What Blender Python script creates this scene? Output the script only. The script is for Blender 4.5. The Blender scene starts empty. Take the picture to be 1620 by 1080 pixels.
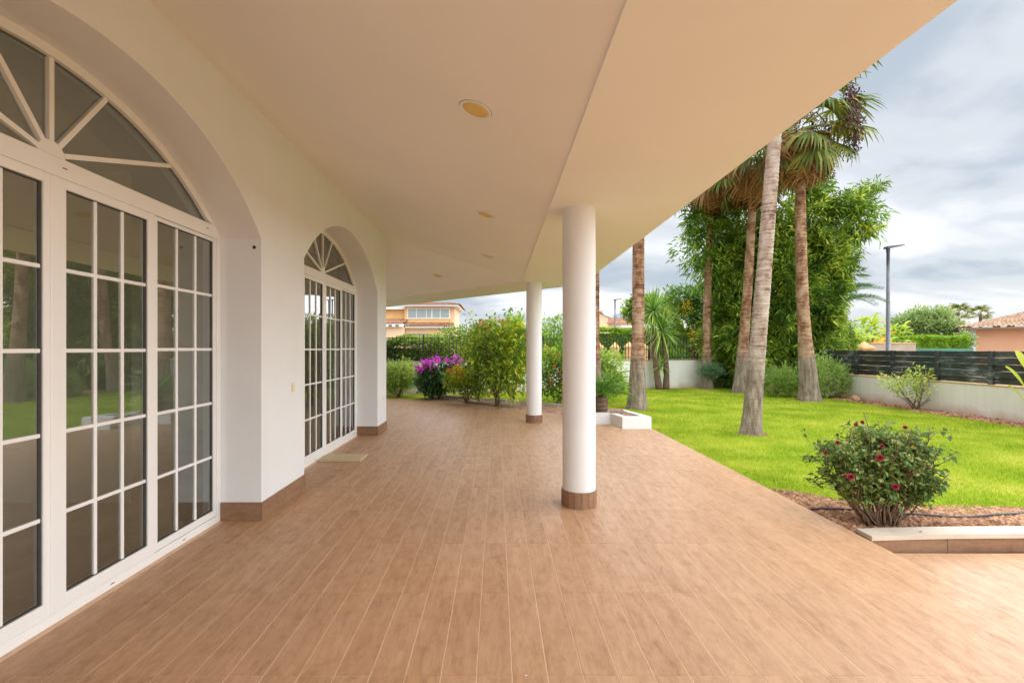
import bpy, math, random
import numpy as np
from mathutils import Vector, Matrix, Euler

# ------------------------------------------------------------------ camera, world, sun, exposure
scene = bpy.context.scene
COL = scene.collection
R = math.radians
rng = np.random.default_rng(7)
random.seed(7)

FPX, VX, VY, EYE = 745.0, 786.0, 551.0, 1.38      # focal length in photo pixels, vanishing point, eye height
cam_d = bpy.data.cameras.new('camera')
cam_d.sensor_width = 36.0
cam_d.lens = FPX / 1620 * 36
cam_d.shift_x = (810 - VX) / 1620
cam_d.shift_y = (VY - 540) / 1620
cam_d.clip_start = 0.05
cam_d.clip_end = 3000
cam = bpy.data.objects.new('camera', cam_d)
cam.location = (0, 0, EYE)
cam.rotation_euler = (R(90), 0, 0)
COL.objects.link(cam)
scene.camera = cam

SUN_EL, SUN_AZ = R(42), R(92)     # azimuth measured clockwise from +Y (north)
world = bpy.data.worlds.new('World')
scene.world = world
world.use_nodes = True
wt = world.node_tree
wt.nodes.clear()


def wn(t, **kw):
    n = wt.nodes.new(t)
    for k, v in kw.items():
        setattr(n, k, v)
    return n


w_out = wn('ShaderNodeOutputWorld')
w_bg = wn('ShaderNodeBackground')
w_bg.inputs['Strength'].default_value = 0.1
w_sky = wn('ShaderNodeTexSky')
w_sky.sky_type = 'NISHITA'
w_sky.sun_disc = False
w_sky.sun_elevation = SUN_EL
w_sky.sun_rotation = SUN_AZ
w_tc = wn('ShaderNodeTexCoord')
w_sep = wn('ShaderNodeSeparateXYZ')
wt.links.new(w_tc.outputs['Generated'], w_sep.inputs[0])
w_zc = wn('ShaderNodeMath', operation='MAXIMUM')
w_zc.inputs[1].default_value = 0.0
wt.links.new(w_sep.outputs['Z'], w_zc.inputs[0])
w_za = wn('ShaderNodeMath', operation='ADD')
w_za.inputs[1].default_value = 0.22
wt.links.new(w_zc.outputs[0], w_za.inputs[0])
w_dx = wn('ShaderNodeMath', operation='DIVIDE')
w_dy = wn('ShaderNodeMath', operation='DIVIDE')
wt.links.new(w_sep.outputs['X'], w_dx.inputs[0])
wt.links.new(w_za.outputs[0], w_dx.inputs[1])
wt.links.new(w_sep.outputs['Y'], w_dy.inputs[0])
wt.links.new(w_za.outputs[0], w_dy.inputs[1])
w_cmb = wn('ShaderNodeCombineXYZ')
wt.links.new(w_dx.outputs[0], w_cmb.inputs[0])
wt.links.new(w_dy.outputs[0], w_cmb.inputs[1])
w_n1 = wn('ShaderNodeTexNoise')
w_n1.inputs['Scale'].default_value = 1.15
w_n1.inputs['Detail'].default_value = 7
w_n1.inputs['Roughness'].default_value = 0.5
w_n1.inputs['Distortion'].default_value = 0.35
w_map = wn('ShaderNodeMapping')
w_map.inputs['Location'].default_value = (4.1, 2.3, 0.0)
w_map.inputs['Rotation'].default_value = (0, 0, R(-25))
w_map.inputs['Scale'].default_value = (0.75, 1.25, 1)
wt.links.new(w_cmb.outputs[0], w_map.inputs[0])
wt.links.new(w_map.outputs[0], w_n1.inputs['Vector'])
w_rmp = wn('ShaderNodeValToRGB')
w_rmp.color_ramp.interpolation = 'EASE'
el = w_rmp.color_ramp.elements
el[0].position = 0.38
el[0].color = (0.47, 0.535, 0.61, 1)
el[1].position = 0.63
el[1].color = (1.0, 1.01, 1.02, 1)
e = el.new(0.47)
e.color = (0.66, 0.70, 0.745, 1)
e = el.new(0.56)
e.color = (0.84, 0.865, 0.895, 1)
wt.links.new(w_n1.outputs['Fac'], w_rmp.inputs[0])
w_scale = wn('ShaderNodeVectorMath', operation='SCALE')
w_scale.inputs['Scale'].default_value = 2.0      # cloud brightness before the 0.1 strength
wt.links.new(w_rmp.outputs['Color'], w_scale.inputs[0])
w_mix = wn('ShaderNodeMix', data_type='RGBA')
w_mix.inputs['Factor'].default_value = 0.98
wt.links.new(w_sky.outputs[0], w_mix.inputs['A'])
wt.links.new(w_scale.outputs[0], w_mix.inputs['B'])
wt.links.new(w_mix.outputs['Result'], w_bg.inputs['Color'])
wt.links.new(w_bg.outputs[0], w_out.inputs[0])

sun_d = bpy.data.lights.new('sun', 'SUN')
sun_d.energy = 1.5
sun_d.angle = R(172)
sun_d.color = (0.97, 0.985, 1.0)
sun = bpy.data.objects.new('sun', sun_d)
sv = Vector((math.sin(SUN_AZ) * math.cos(SUN_EL), math.cos(SUN_AZ) * math.cos(SUN_EL), math.sin(SUN_EL)))
sun.rotation_euler = sv.to_track_quat('Z', 'Y').to_euler()
sun.location = (30, -10, 30)
COL.objects.link(sun)

scene.view_settings.view_transform = 'Standard'
scene.view_settings.look = 'None'
scene.view_settings.gamma = 1
scene.view_settings.use_curve_mapping = False
scene.view_settings.exposure = 2.47
scene.render.engine = 'CYCLES'
cy = scene.cycles
cy.use_denoising = True
cy.max_bounces = 10
cy.diffuse_bounces = 6
cy.glossy_bounces = 4
cy.transmission_bounces = 6
cy.transparent_max_bounces = 24
cy.sample_clamp_indirect = 6
cy.caustics_reflective = False
cy.caustics_refractive = False


def at(px, py, Y):
    """photo pixel at depth Y -> point in the place"""
    return Vector(((px - VX) * Y / FPX, Y, EYE + (VY - py) * Y / FPX))


# ------------------------------------------------------------------ materials
def new_mat(name):
    m = bpy.data.materials.new(name)
    m.use_nodes = True
    t = m.node_tree
    b = t.nodes['Principled BSDF']
    return m, t, b


def nd(t, ty, **kw):
    n = t.nodes.new(ty)
    for k, v in kw.items():
        setattr(n, k, v)
    return n


def ramp(t, stops):
    n = nd(t, 'ShaderNodeValToRGB')
    e = n.color_ramp.elements
    e[0].position, e[0].color = stops[0][0], (*stops[0][1], 1)
    e[1].position, e[1].color = stops[-1][0], (*stops[-1][1], 1)
    for p, c in stops[1:-1]:
        x = e.new(p)
        x.color = (*c, 1)
    return n


def pos_vec(t, scale=(1, 1, 1), obj=False):
    if obj:
        src = nd(t, 'ShaderNodeTexCoord').outputs['Object']
    else:
        src = nd(t, 'ShaderNodeNewGeometry').outputs['Position']
    mp = nd(t, 'ShaderNodeMapping')
    mp.inputs['Scale'].default_value = scale
    t.links.new(src, mp.inputs[0])
    return mp.outputs[0]


def noise(t, vec, scale, detail=4, rough=0.55, dist=0.0):
    n = nd(t, 'ShaderNodeTexNoise')
    n.inputs['Scale'].default_value = scale
    n.inputs['Detail'].default_value = detail
    n.inputs['Roughness'].default_value = rough
    n.inputs['Distortion'].default_value = dist
    t.links.new(vec, n.inputs['Vector'])
    return n.outputs['Fac']


def add_bump(t, b, fac, strength, distance=0.01):
    n = nd(t, 'ShaderNodeBump')
    n.inputs['Strength'].default_value = strength
    n.inputs['Distance'].default_value = distance
    t.links.new(fac, n.inputs['Height'])
    t.links.new(n.outputs[0], b.inputs['Normal'])


def simple(name, c, rough=0.6, var=0.12, nscale=6, bump=0.0, bscale=40, metal=0.0, scale=(1, 1, 1), spec=0.5):
    m, t, b = new_mat(name)
    v = pos_vec(t, scale)
    f = noise(t, v, nscale, 5)
    lo = tuple(x * (1 - var) for x in c)
    hi = tuple(min(1, x * (1 + var)) for x in c)
    r = ramp(t, [(0.3, lo), (0.7, hi)])
    t.links.new(f, r.inputs[0])
    t.links.new(r.outputs[0], b.inputs['Base Color'])
    b.inputs['Roughness'].default_value = rough
    b.inputs['Metallic'].default_value = metal
    b.inputs['Specular IOR Level'].default_value = spec
    if bump:
        add_bump(t, b, noise(t, v, bscale, 3), bump, 0.004)
    return m


def leaf_mat(name, stops, trans=0.35, rough=0.5, spec=0.3, nscale=1.3, gain=1.5, clump=0.9):
    """leaf colour varies from leaf to leaf (random per island) and from clump to clump"""
    m, t, b = new_mat(name)
    g = nd(t, 'ShaderNodeNewGeometry')
    f2 = noise(t, pos_vec(t), nscale, 2)
    mx = nd(t, 'ShaderNodeMath', operation='MULTIPLY_ADD')
    mx.inputs[1].default_value = 0.62
    t.links.new(g.outputs['Random Per Island'], mx.inputs[0])
    sub = nd(t, 'ShaderNodeMath', operation='MULTIPLY_ADD')
    sub.inputs[1].default_value = clump
    sub.inputs[2].default_value = 0.19 - 0.5 * clump
    t.links.new(f2, sub.inputs[0])
    t.links.new(sub.outputs[0], mx.inputs[2])
    r = ramp(t, [(p, tuple(min(.85, x * gain) for x in c)) for p, c in stops])
    t.links.new(mx.outputs[0], r.inputs[0])
    t.links.new(r.outputs[0], b.inputs['Base Color'])
    b.inputs['Roughness'].default_value = rough
    b.inputs['Specular IOR Level'].default_value = spec
    tr = nd(t, 'ShaderNodeBsdfTranslucent')
    t.links.new(r.outputs[0], tr.inputs['Color'])
    ms = nd(t, 'ShaderNodeMixShader')
    ms.inputs[0].default_value = trans
    t.links.new(b.outputs[0], ms.inputs[1])
    t.links.new(tr.outputs[0], ms.inputs[2])
    t.links.new(ms.outputs[0], t.nodes['Material Output'].inputs[0])
    return m


M = {}
M['plaster'] = simple('white_plaster', (0.775, 0.79, 0.795), 0.85, 0.02, 2.0, 0.22, 30, spec=0.2)
M['ceiling'] = simple('ceiling_plaster', (0.885, 0.865, 0.825), 0.9, 0.02, 0.9, 0.12, 22, spec=0.15)
M['pvc'] = simple('white_window_profile', (0.84, 0.835, 0.815), 0.32, 0.01, 3)
M['seal'] = simple('rubber_seal', (0.10, 0.10, 0.095), 0.6)
M['iron'] = simple('dark_iron', (0.03, 0.026, 0.025), 0.55, 0.3, 8)
M['pole'] = simple('galvanised_pole', (0.20, 0.22, 0.25), 0.45, 0.15, 5, metal=0.2)
M['lamp_dark'] = simple('dark_lamp_metal', (0.05, 0.055, 0.07), 0.5, 0.1)
M['amber'] = simple('amber_diffuser', (0.80, 0.56, 0.16), 0.4, 0.04, 4)
M['ivory'] = simple('ivory_plastic', (0.78, 0.68, 0.45), 0.4, 0.03)
M['hose'] = simple('black_hose', (0.03, 0.032, 0.038), 0.45)
M['mat'] = simple('coir_mat', (0.60, 0.47, 0.29), 0.95, 0.2, 60, 0.6, 300)
M['bark'] = simple('shrub_bark', (0.16, 0.10, 0.065), 0.9, 0.35, 20, 0.4, 60)
M['stem_green'] = simple('green_stem', (0.16, 0.17, 0.06), 0.7, 0.3, 15)
M['rock'] = simple('ochre_rock', (0.50, 0.29, 0.16), 0.9, 0.3, 6, 0.7, 18)
M['kerb'] = simple('cream_kerb_stone', (0.56, 0.48, 0.38), 0.8, 0.1, 5, 0.2, 60)
M['asphalt'] = simple('asphalt', (0.09, 0.09, 0.09), 0.9, 0.2, 5)
M['soil'] = simple('brown_soil', (0.25, 0.135, 0.075), 0.95, 0.35, 12, 0.8, 30)
M['earth'] = simple('dry_earth', (0.30, 0.22, 0.14), 0.95, 0.3, 1.0, 0.3, 10)
M['room_wall'] = simple('room_wall', (0.56, 0.54, 0.45), 0.9, 0.03, 1)
M['room_floor'] = simple('room_floor', (0.50, 0.44, 0.36), 0.25, 0.1, 2)
M['curtain'] = simple('linen_curtain', (0.62, 0.57, 0.45), 0.9, 0.05, 3)
M['cabinet'] = simple('dark_cabinet', (0.14, 0.11, 0.07), 0.5, 0.1, 3)
M['cap'] = simple('grout_white', (0.70, 0.55, 0.40), 0.9, 0.1, 20)
M['yellow_render'] = simple('yellow_house_render', (0.72, 0.47, 0.20), 0.9, 0.05, 0.6)
M['cream_render'] = simple('cream_house_render', (0.70, 0.52, 0.34), 0.9, 0.05, 0.6)
M['salmon_render'] = simple('salmon_house_render', (0.86, 0.47, 0.29), 0.9, 0.05, 0.8)
M['white_paint'] = simple('white_paint', (0.78, 0.76, 0.72), 0.7, 0.05, 1)
M['stone'] = simple('ochre_stone_pier', (0.62, 0.40, 0.19), 0.9, 0.15, 3, 0.3, 20)
M['grey_stone'] = simple('grey_brown_wall', (0.40, 0.32, 0.25), 0.9, 0.2, 2, 0.3, 20)
M['panel'] = simple('solar_panel', (0.12, 0.15, 0.2), 0.2, 0.1)
M['paper'] = simple('white_paper', (0.8, 0.8, 0.8), 0.8, 0.02)
M['net'] = simple('green_net', (0.08, 0.22, 0.16), 0.9, 0.2, 10)
M['petal_red'] = simple('rose_petal', (0.20, 0.003, 0.008), 0.6, 0.35, 40)
M['dark_room'] = simple('dark_interior', (0.05, 0.05, 0.05), 0.9)


def roof_tile_mat(name, a, b_, c):
    m, t, b = new_mat(name)
    v = pos_vec(t)
    f = noise(t, v, 2.2, 4, 0.7)
    r = ramp(t, [(0.3, a), (0.5, b_), (0.72, c)])
    t.links.new(f, r.inputs[0])
    t.links.new(r.outputs[0], b.inputs['Base Color'])
    b.inputs['Roughness'].default_value = 0.9
    return m


M['roof_tile'] = roof_tile_mat('terracotta_roof', (0.20, 0.08, 0.045), (0.36, 0.16, 0.09), (0.52, 0.33, 0.21))
M['roof_old'] = roof_tile_mat('weathered_terracotta_roof', (0.30, 0.19, 0.12), (0.44, 0.29, 0.19), (0.58, 0.45, 0.33))


def tile_mat(name, lo, mid, hi, rough=0.40, grain=(11, 1.6, 4)):
    m, t, b = new_mat(name)
    oi = nd(t, 'ShaderNodeObjectInfo')
    g = nd(t, 'ShaderNodeNewGeometry')
    ad = nd(t, 'ShaderNodeMath', operation='ADD')
    t.links.new(oi.outputs['Random'], ad.inputs[0])
    t.links.new(g.outputs['Random Per Island'], ad.inputs[1])
    fr = nd(t, 'ShaderNodeMath', operation='FRACT')
    t.links.new(ad.outputs[0], fr.inputs[0])
    mul = nd(t, 'ShaderNodeMath', operation='MULTIPLY')
    mul.inputs[1].default_value = 37.0
    t.links.new(fr.outputs[0], mul.inputs[0])
    cx = nd(t, 'ShaderNodeCombineXYZ')
    t.links.new(mul.outputs[0], cx.inputs[2])
    va = nd(t, 'ShaderNodeVectorMath', operation='ADD')
    t.links.new(g.outputs['Position'], va.inputs[0])
    t.links.new(cx.outputs[0], va.inputs[1])
    mp = nd(t, 'ShaderNodeMapping')
    mp.inputs['Scale'].default_value = grain
    t.links.new(va.outputs[0], mp.inputs[0])
    f1 = noise(t, mp.outputs[0], 2.2, 8, 0.68, 0.6)
    f3 = noise(t, mp.outputs[0], 14.0, 3, 0.6)
    f2 = noise(t, g.outputs['Position'], 1.1, 4, 0.6)
    f4 = noise(t, pos_vec(t, (1.6, .8, 1)), 10.0, 8, 0.78, 0.35)
    # sum
    s1 = nd(t, 'ShaderNodeMath', operation='MULTIPLY_ADD')
    s1.inputs[1].default_value = 0.60
    s1.inputs[2].default_value = 0.11
    t.links.new(f1, s1.inputs[0])
    s2 = nd(t, 'ShaderNodeMath', operation='MULTIPLY_ADD')
    s2.inputs[1].default_value = 0.22
    t.links.new(f3, s2.inputs[0])
    t.links.new(s1.outputs[0], s2.inputs[2])
    s3 = nd(t, 'ShaderNodeMath', operation='MULTIPLY_ADD')
    s3.inputs[1].default_value = 0.10
    t.links.new(fr.outputs[0], s3.inputs[0])
    t.links.new(s2.outputs[0], s3.inputs[2])
    r = ramp(t, [(0.34, lo), (0.52, mid), (0.74, hi)])
    t.links.new(s3.outputs[0], r.inputs[0])
    # dark weathered smudges with a shape of their own
    r2 = ramp(t, [(0.50, (1, 1, 1)), (0.66, (0.55, 0.53, 0.52))])
    t.links.new(f4, r2.inputs[0])
    mx = nd(t, 'ShaderNodeMix', data_type='RGBA', blend_type='MULTIPLY')
    mx.inputs['Factor'].default_value = 0.45
    t.links.new(r.outputs[0], mx.inputs['A'])
    t.links.new(r2.outputs[0], mx.inputs['B'])
    # pale dusty film
    r3 = ramp(t, [(0.42, (0, 0, 0)), (0.75, (0.18, 0.18, 0.18))])
    t.links.new(f2, r3.inputs[0])
    mx2 = nd(t, 'ShaderNodeMix', data_type='RGBA')
    mx2.inputs['B'].default_value = (0.52, 0.38, 0.27, 1)
    t.links.new(r3.outputs[0], mx2.inputs['Factor'])
    t.links.new(mx.outputs['Result'], mx2.inputs['A'])
    t.links.new(mx2.outputs['Result'], b.inputs['Base Color'])
    rr = ramp(t, [(0.3, (rough - 0.08,) * 3), (0.7, (rough + 0.2,) * 3)])
    t.links.new(f4, rr.inputs[0])
    t.links.new(rr.outputs[0], b.inputs['Roughness'])
    b.inputs['Specular IOR Level'].default_value = 0.36
    add_bump(t, b, f3, 0.12, 0.002)
    return m


M['tile'] = tile_mat('wood_look_tile', (0.28, 0.142, 0.069), (0.455, 0.255, 0.137), (0.58, 0.355, 0.207))
M['skirt'] = tile_mat('skirting_wood_tile', (0.15, 0.075, 0.04), (0.235, 0.125, 0.068), (0.32, 0.185, 0.105), 0.4, (4, 4, 14))
M['grout'] = simple('pale_grout', (0.68, 0.48, 0.325), 0.9, 0.12, 14)


def glass_mat():
    m, t, b = new_mat('door_glass')
    t.nodes.remove(b)
    fr = nd(t, 'ShaderNodeFresnel')
    fr.inputs['IOR'].default_value = 2.9
    tp = nd(t, 'ShaderNodeBsdfTransparent')
    tp.inputs['Color'].default_value = (0.86, 0.92, 0.84, 1)
    gl = nd(t, 'ShaderNodeBsdfGlossy')
    gl.inputs['Roughness'].default_value = 0.0
    gl.inputs['Color'].default_value = (0.95, 0.97, 0.97, 1)
    ms = nd(t, 'ShaderNodeMixShader')
    t.links.new(fr.outputs[0], ms.inputs[0])
    t.links.new(tp.outputs[0], ms.inputs[1])
    t.links.new(gl.outputs[0], ms.inputs[2])
    t.links.new(ms.outputs[0], t.nodes['Material Output'].inputs[0])
    return m


M['glass'] = glass_mat()
m, t, b = new_mat('far_window_glass')
b.inputs['Base Color'].default_value = (0.30, 0.38, 0.38, 1)
b.inputs['Roughness'].default_value = 0.08
b.inputs['Specular IOR Level'].default_value = 0.9
M['far_glass'] = m


def garden_wall_mat():
    m, t, b = new_mat('garden_wall_render')
    g = nd(t, 'ShaderNodeNewGeometry')
    sp = nd(t, 'ShaderNodeSeparateXYZ')
    t.links.new(g.outputs['Position'], sp.inputs[0])
    f = noise(t, g.outputs['Position'], 2.0, 5, 0.6)
    fs = noise(t, pos_vec(t, (5, 5, 0.5)), 2.4, 4, 0.6)
    # earth splashes along the foot, with a ragged upper edge
    z = nd(t, 'ShaderNodeMath', operation='MULTIPLY_ADD')
    z.inputs[1].default_value = 0.55
    t.links.new(f, z.inputs[0])
    mz = nd(t, 'ShaderNodeMath', operation='MULTIPLY')
    mz.inputs[1].default_value = -1.4
    t.links.new(sp.outputs['Z'], mz.inputs[0])
    t.links.new(mz.outputs[0], z.inputs[2])
    r = ramp(t, [(0.0, (0, 0, 0)), (0.30, (0.75, 0.75, 0.75))])
    t.links.new(z.outputs[0], r.inputs[0])
    base = ramp(t, [(0.25, (0.79, 0.76, 0.71)), (0.60, (0.84, 0.82, 0.79))])
    t.links.new(fs, base.inputs[0])
    mx = nd(t, 'ShaderNodeMix', data_type='RGBA')
    mx.inputs['B'].default_value = (0.55, 0.36, 0.23, 1)
    t.links.new(r.outputs[0], mx.inputs['Factor'])
    t.links.new(base.outputs[0], mx.inputs['A'])
    t.links.new(mx.outputs['Result'], b.inputs['Base Color'])
    b.inputs['Roughness'].default_value = 0.9
    add_bump(t, b, noise(t, g.outputs['Position'], 40, 3), 0.2, 0.004)
    return m


M['garden_wall'] = garden_wall_mat()


def board_mat():
    """black stain, worn pale in patches"""
    m, t, b = new_mat('black_fence_board')
    f = noise(t, pos_vec(t, (1, 1.6, 7)), 3.0, 7, 0.72, 0.6)
    f2 = noise(t, pos_vec(t), 1.7, 3, 0.5)
    ml = nd(t, 'ShaderNodeMath', operation='MULTIPLY_ADD')
    ml.inputs[1].default_value = 0.9
    t.links.new(f2, ml.inputs[0])
    ml.inputs[2].default_value = -0.45
    ad = nd(t, 'ShaderNodeMath', operation='ADD')
    t.links.new(f, ad.inputs[0])
    t.links.new(ml.outputs[0], ad.inputs[1])
    r = ramp(t, [(0.40, (0.030, 0.034, 0.036)), (0.56, (0.055, 0.06, 0.063)), (0.66, (0.16, 0.17, 0.18)), (0.78, (0.34, 0.35, 0.36))])
    t.links.new(ad.outputs[0], r.inputs[0])
    oi = nd(t, 'ShaderNodeObjectInfo')
    mr = nd(t, 'ShaderNodeMapRange')
    mr.inputs['To Min'].default_value = 0.75
    mr.inputs['To Max'].default_value = 1.35
    t.links.new(oi.outputs['Random'], mr.inputs['Value'])
    sc = nd(t, 'ShaderNodeVectorMath', operation='SCALE')
    t.links.new(r.outputs[0], sc.inputs[0])
    t.links.new(mr.outputs[0], sc.inputs['Scale'])
    t.links.new(sc.outputs[0], b.inputs['Base Color'])
    b.inputs['Roughness'].default_value = 0.55
    return m


M['board'] = board_mat()


def palm_trunk_mat(name, split, hi_cols):
    """old grey foot, reddish fibrous boot scars higher up; rings come from the mesh"""
    m, t, b = new_mat(name)
    tc = nd(t, 'ShaderNodeTexCoord')
    sp = nd(t, 'ShaderNodeSeparateXYZ')
    t.links.new(tc.outputs['Object'], sp.inputs[0])
    mp = nd(t, 'ShaderNodeMapping')
    mp.inputs['Scale'].default_value = (1.6, 1.6, 15)
    t.links.new(tc.outputs['Object'], mp.inputs[0])
    f1 = noise(t, mp.outputs[0], 2.0, 6, 0.7, 0.4)
    f2 = noise(t, tc.outputs['Object'], 2.6, 5, 0.65)
    fp_ = noise(t, pos_vec(t, (2.2, 2.2, 1.3), True), 2.0, 5, 0.65)
    sm_ = nd(t, 'ShaderNodeMath', operation='MULTIPLY_ADD')
    sm_.inputs[1].default_value = 0.55
    t.links.new(fp_, sm_.inputs[0])
    sm2 = nd(t, 'ShaderNodeMath', operation='MULTIPLY')
    sm2.inputs[1].default_value = 0.5
    t.links.new(f1, sm2.inputs[0])
    t.links.new(sm2.outputs[0], sm_.inputs[2])
    rb = ramp(t, hi_cols)
    t.links.new(sm_.outputs[0], rb.inputs[0])
    mp2 = nd(t, 'ShaderNodeMapping')
    mp2.inputs['Scale'].default_value = (7, 7, 1.5)
    t.links.new(tc.outputs['Object'], mp2.inputs[0])
    f3 = noise(t, mp2.outputs[0], 2.0, 6, 0.7)
    rg = ramp(t, [(0.35, (0.14, 0.105, 0.08)), (0.52, (0.27, 0.215, 0.165)), (0.7, (0.42, 0.355, 0.29))])
    t.links.new(f3, rg.inputs[0])
    zz = nd(t, 'ShaderNodeMath', operation='MULTIPLY_ADD')
    zz.inputs[1].default_value = 1.6
    t.links.new(f2, zz.inputs[0])
    t.links.new(sp.outputs['Z'], zz.inputs[2])
    rs = ramp(t, [(0.0, (0, 0, 0)), (1.0, (1, 1, 1))])
    mr = nd(t, 'ShaderNodeMapRange')
    mr.inputs['From Min'].default_value = split + 0.55
    mr.inputs['From Max'].default_value = split + 0.95
    t.links.new(zz.outputs[0], mr.inputs['Value'])
    mx = nd(t, 'ShaderNodeMix', data_type='RGBA')
    t.links.new(mr.outputs[0], mx.inputs['Factor'])
    t.links.new(rg.outputs[0], mx.inputs['A'])
    t.links.new(rb.outputs[0], mx.inputs['B'])
    t.links.new(mx.outputs['Result'], b.inputs['Base Color'])
    b.inputs['Roughness'].default_value = 0.95
    b.inputs['Specular IOR Level'].default_value = 0.15
    add_bump(t, b, f1, 1.0, 0.03)
    return m


def lawn_mat():
    m, t, b = new_mat('lawn_turf')
    v = pos_vec(t)
    f = noise(t, v, 1.1, 6, 0.7)
    f2 = noise(t, v, 55, 3, 0.7)
    r = ramp(t, [(0.28, (0.17, 0.27, 0.015)), (0.5, (0.31, 0.40, 0.025)), (0.72, (0.52, 0.50, 0.08))])
    ad = nd(t, 'ShaderNodeMath', operation='MULTIPLY_ADD')
    ad.inputs[1].default_value = 0.35
    t.links.new(f2, ad.inputs[0])
    sb = nd(t, 'ShaderNodeMath', operation='SUBTRACT')
    sb.inputs[1].default_value = 0.17
    t.links.new(f, sb.inputs[0])
    t.links.new(sb.outputs[0], ad.inputs[2])
    t.links.new(ad.outputs[0], r.inputs[0])
    t.links.new(r.outputs[0], b.inputs['Base Color'])
    b.inputs['Roughness'].default_value = 0.95
    b.inputs['Specular IOR Level'].default_value = 0.1
    add_bump(t, b, f2, 0.8, 0.02)
    return m


M['lawn'] = lawn_mat()
M['grass'] = leaf_mat('grass_blade', [(0.15, (0.16, 0.28, 0.015)), (0.5, (0.35, 0.45, 0.028)), (0.85, (0.57, 0.56, 0.10)), (1.0, (0.68, 0.56, 0.24))], 0.45, 0.7, 0.15, 1.1, gain=1.15, clump=1.0)
M['chip'] = leaf_mat('bark_chip', [(0.1, (0.10, 0.05, 0.03)), (0.5, (0.30, 0.15, 0.085)), (0.9, (0.52, 0.32, 0.19))], 0.0, 0.9, 0.1, gain=1.0)
M['gravel'] = leaf_mat('red_gravel', [(0.1, (0.22, 0.11, 0.08)), (0.5, (0.38, 0.22, 0.16)), (0.9, (0.55, 0.40, 0.32))], 0.0, 0.9, 0.1, gain=1.0)
M['bamboo_leaf'] = leaf_mat('bamboo_leaf', [(0.05, (0.03, 0.062, 0.01)), (0.42, (0.095, 0.175, 0.018)), (0.75, (0.25, 0.35, 0.04)), (1.0, (0.46, 0.50, 0.09))], nscale=1.4, clump=1.7)
M['olive_leaf'] = leaf_mat('mixed_leaf', [(0.05, (0.03, 0.08, 0.012)), (0.5, (0.09, 0.18, 0.02)), (0.85, (0.22, 0.32, 0.04)), (1.0, (0.45, 0.38, 0.04))], gain=1.95, clump=1.4)
M['citrus_leaf'] = leaf_mat('citrus_leaf', [(0.05, (0.04, 0.095, 0.012)), (0.45, (0.13, 0.21, 0.02)), (0.72, (0.28, 0.34, 0.035)), (0.86, (0.62, 0.48, 0.03)), (1.0, (0.7, 0.5, 0.02))], 0.3, 0.35, gain=1.95, clump=1.4)
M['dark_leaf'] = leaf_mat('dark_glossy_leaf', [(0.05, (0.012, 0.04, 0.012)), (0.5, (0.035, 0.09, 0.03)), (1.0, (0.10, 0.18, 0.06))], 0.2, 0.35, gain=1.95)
M['hedge_leaf'] = leaf_mat('hedge_leaf', [(0.05, (0.03, 0.075, 0.01)), (0.5, (0.11, 0.19, 0.02)), (1.0, (0.30, 0.38, 0.05))], gain=1.95, clump=1.4)
M['bright_hedge'] = leaf_mat('bright_hedge_leaf', [(0.05, (0.06, 0.13, 0.02)), (0.5, (0.25, 0.40, 0.05)), (1.0, (0.62, 0.66, 0.14))], 0.4, clump=1.2, gain=1.0)
M['cypress_leaf'] = leaf_mat('cypress_hedge_leaf', [(0.05, (0.06, 0.13, 0.01)), (0.5, (0.17, 0.30, 0.02)), (1.0, (0.34, 0.46, 0.05))])
M['pale_leaf'] = leaf_mat('pale_leaf', [(0.05, (0.12, 0.17, 0.03)), (0.5, (0.26, 0.33, 0.06)), (0.85, (0.48, 0.48, 0.13)), (1.0, (0.55, 0.32, 0.16))], gain=1.95)
M['willow_leaf'] = leaf_mat('oleander_leaf', [(0.05, (0.07, 0.14, 0.02)), (0.5, (0.20, 0.30, 0.05)), (1.0, (0.42, 0.47, 0.11))], gain=1.95)
M['rosemary_leaf'] = leaf_mat('rosemary_leaf', [(0.05, (0.06, 0.11, 0.02)), (0.5, (0.16, 0.24, 0.05)), (1.0, (0.30, 0.36, 0.10))], gain=1.95)
M['succulent_leaf'] = leaf_mat('blue_green_leaf', [(0.05, (0.05, 0.12, 0.06)), (0.5, (0.12, 0.22, 0.11)), (1.0, (0.24, 0.34, 0.18))])
M['rose_leaf'] = leaf_mat('rose_leaf', [(0.05, (0.025, 0.06, 0.015)), (0.5, (0.085, 0.15, 0.035)), (0.85, (0.20, 0.24, 0.07)), (1.0, (0.36, 0.22, 0.09))], 0.2, 0.45, gain=1.6)
M['grey_tree_leaf'] = leaf_mat('pale_tree_leaf', [(0.05, (0.10, 0.17, 0.05)), (0.5, (0.22, 0.30, 0.10)), (1.0, (0.38, 0.44, 0.18))])
M['banana_leaf'] = leaf_mat('banana_leaf', [(0.05, (0.10, 0.19, 0.01)), (0.5, (0.25, 0.36, 0.03)), (0.8, (0.46, 0.48, 0.04)), (1.0, (0.72, 0.42, 0.03))])
M['yellow_leaf'] = leaf_mat('yellow_green_leaf', [(0.05, (0.34, 0.40, 0.03)), (0.5, (0.55, 0.56, 0.05)), (1.0, (0.70, 0.62, 0.09))], gain=1.0)
M['orange_leaf'] = leaf_mat('orange_leaf', [(0.05, (0.45, 0.25, 0.02)), (0.5, (0.75, 0.38, 0.02)), (1.0, (0.8, 0.5, 0.04))], gain=1.0)
M['bougain'] = leaf_mat('magenta_bract', [(0.05, (0.42, 0.02, 0.36)), (0.5, (0.76, 0.07, 0.58)), (1.0, (0.85, 0.26, 0.72))], 0.35, gain=1.3)
M['red_bract'] = leaf_mat('red_blossom', [(0.05, (0.40, 0.01, 0.03)), (0.5, (0.65, 0.02, 0.07)), (1.0, (0.80, 0.10, 0.12))], 0.3, gain=1.0)
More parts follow.
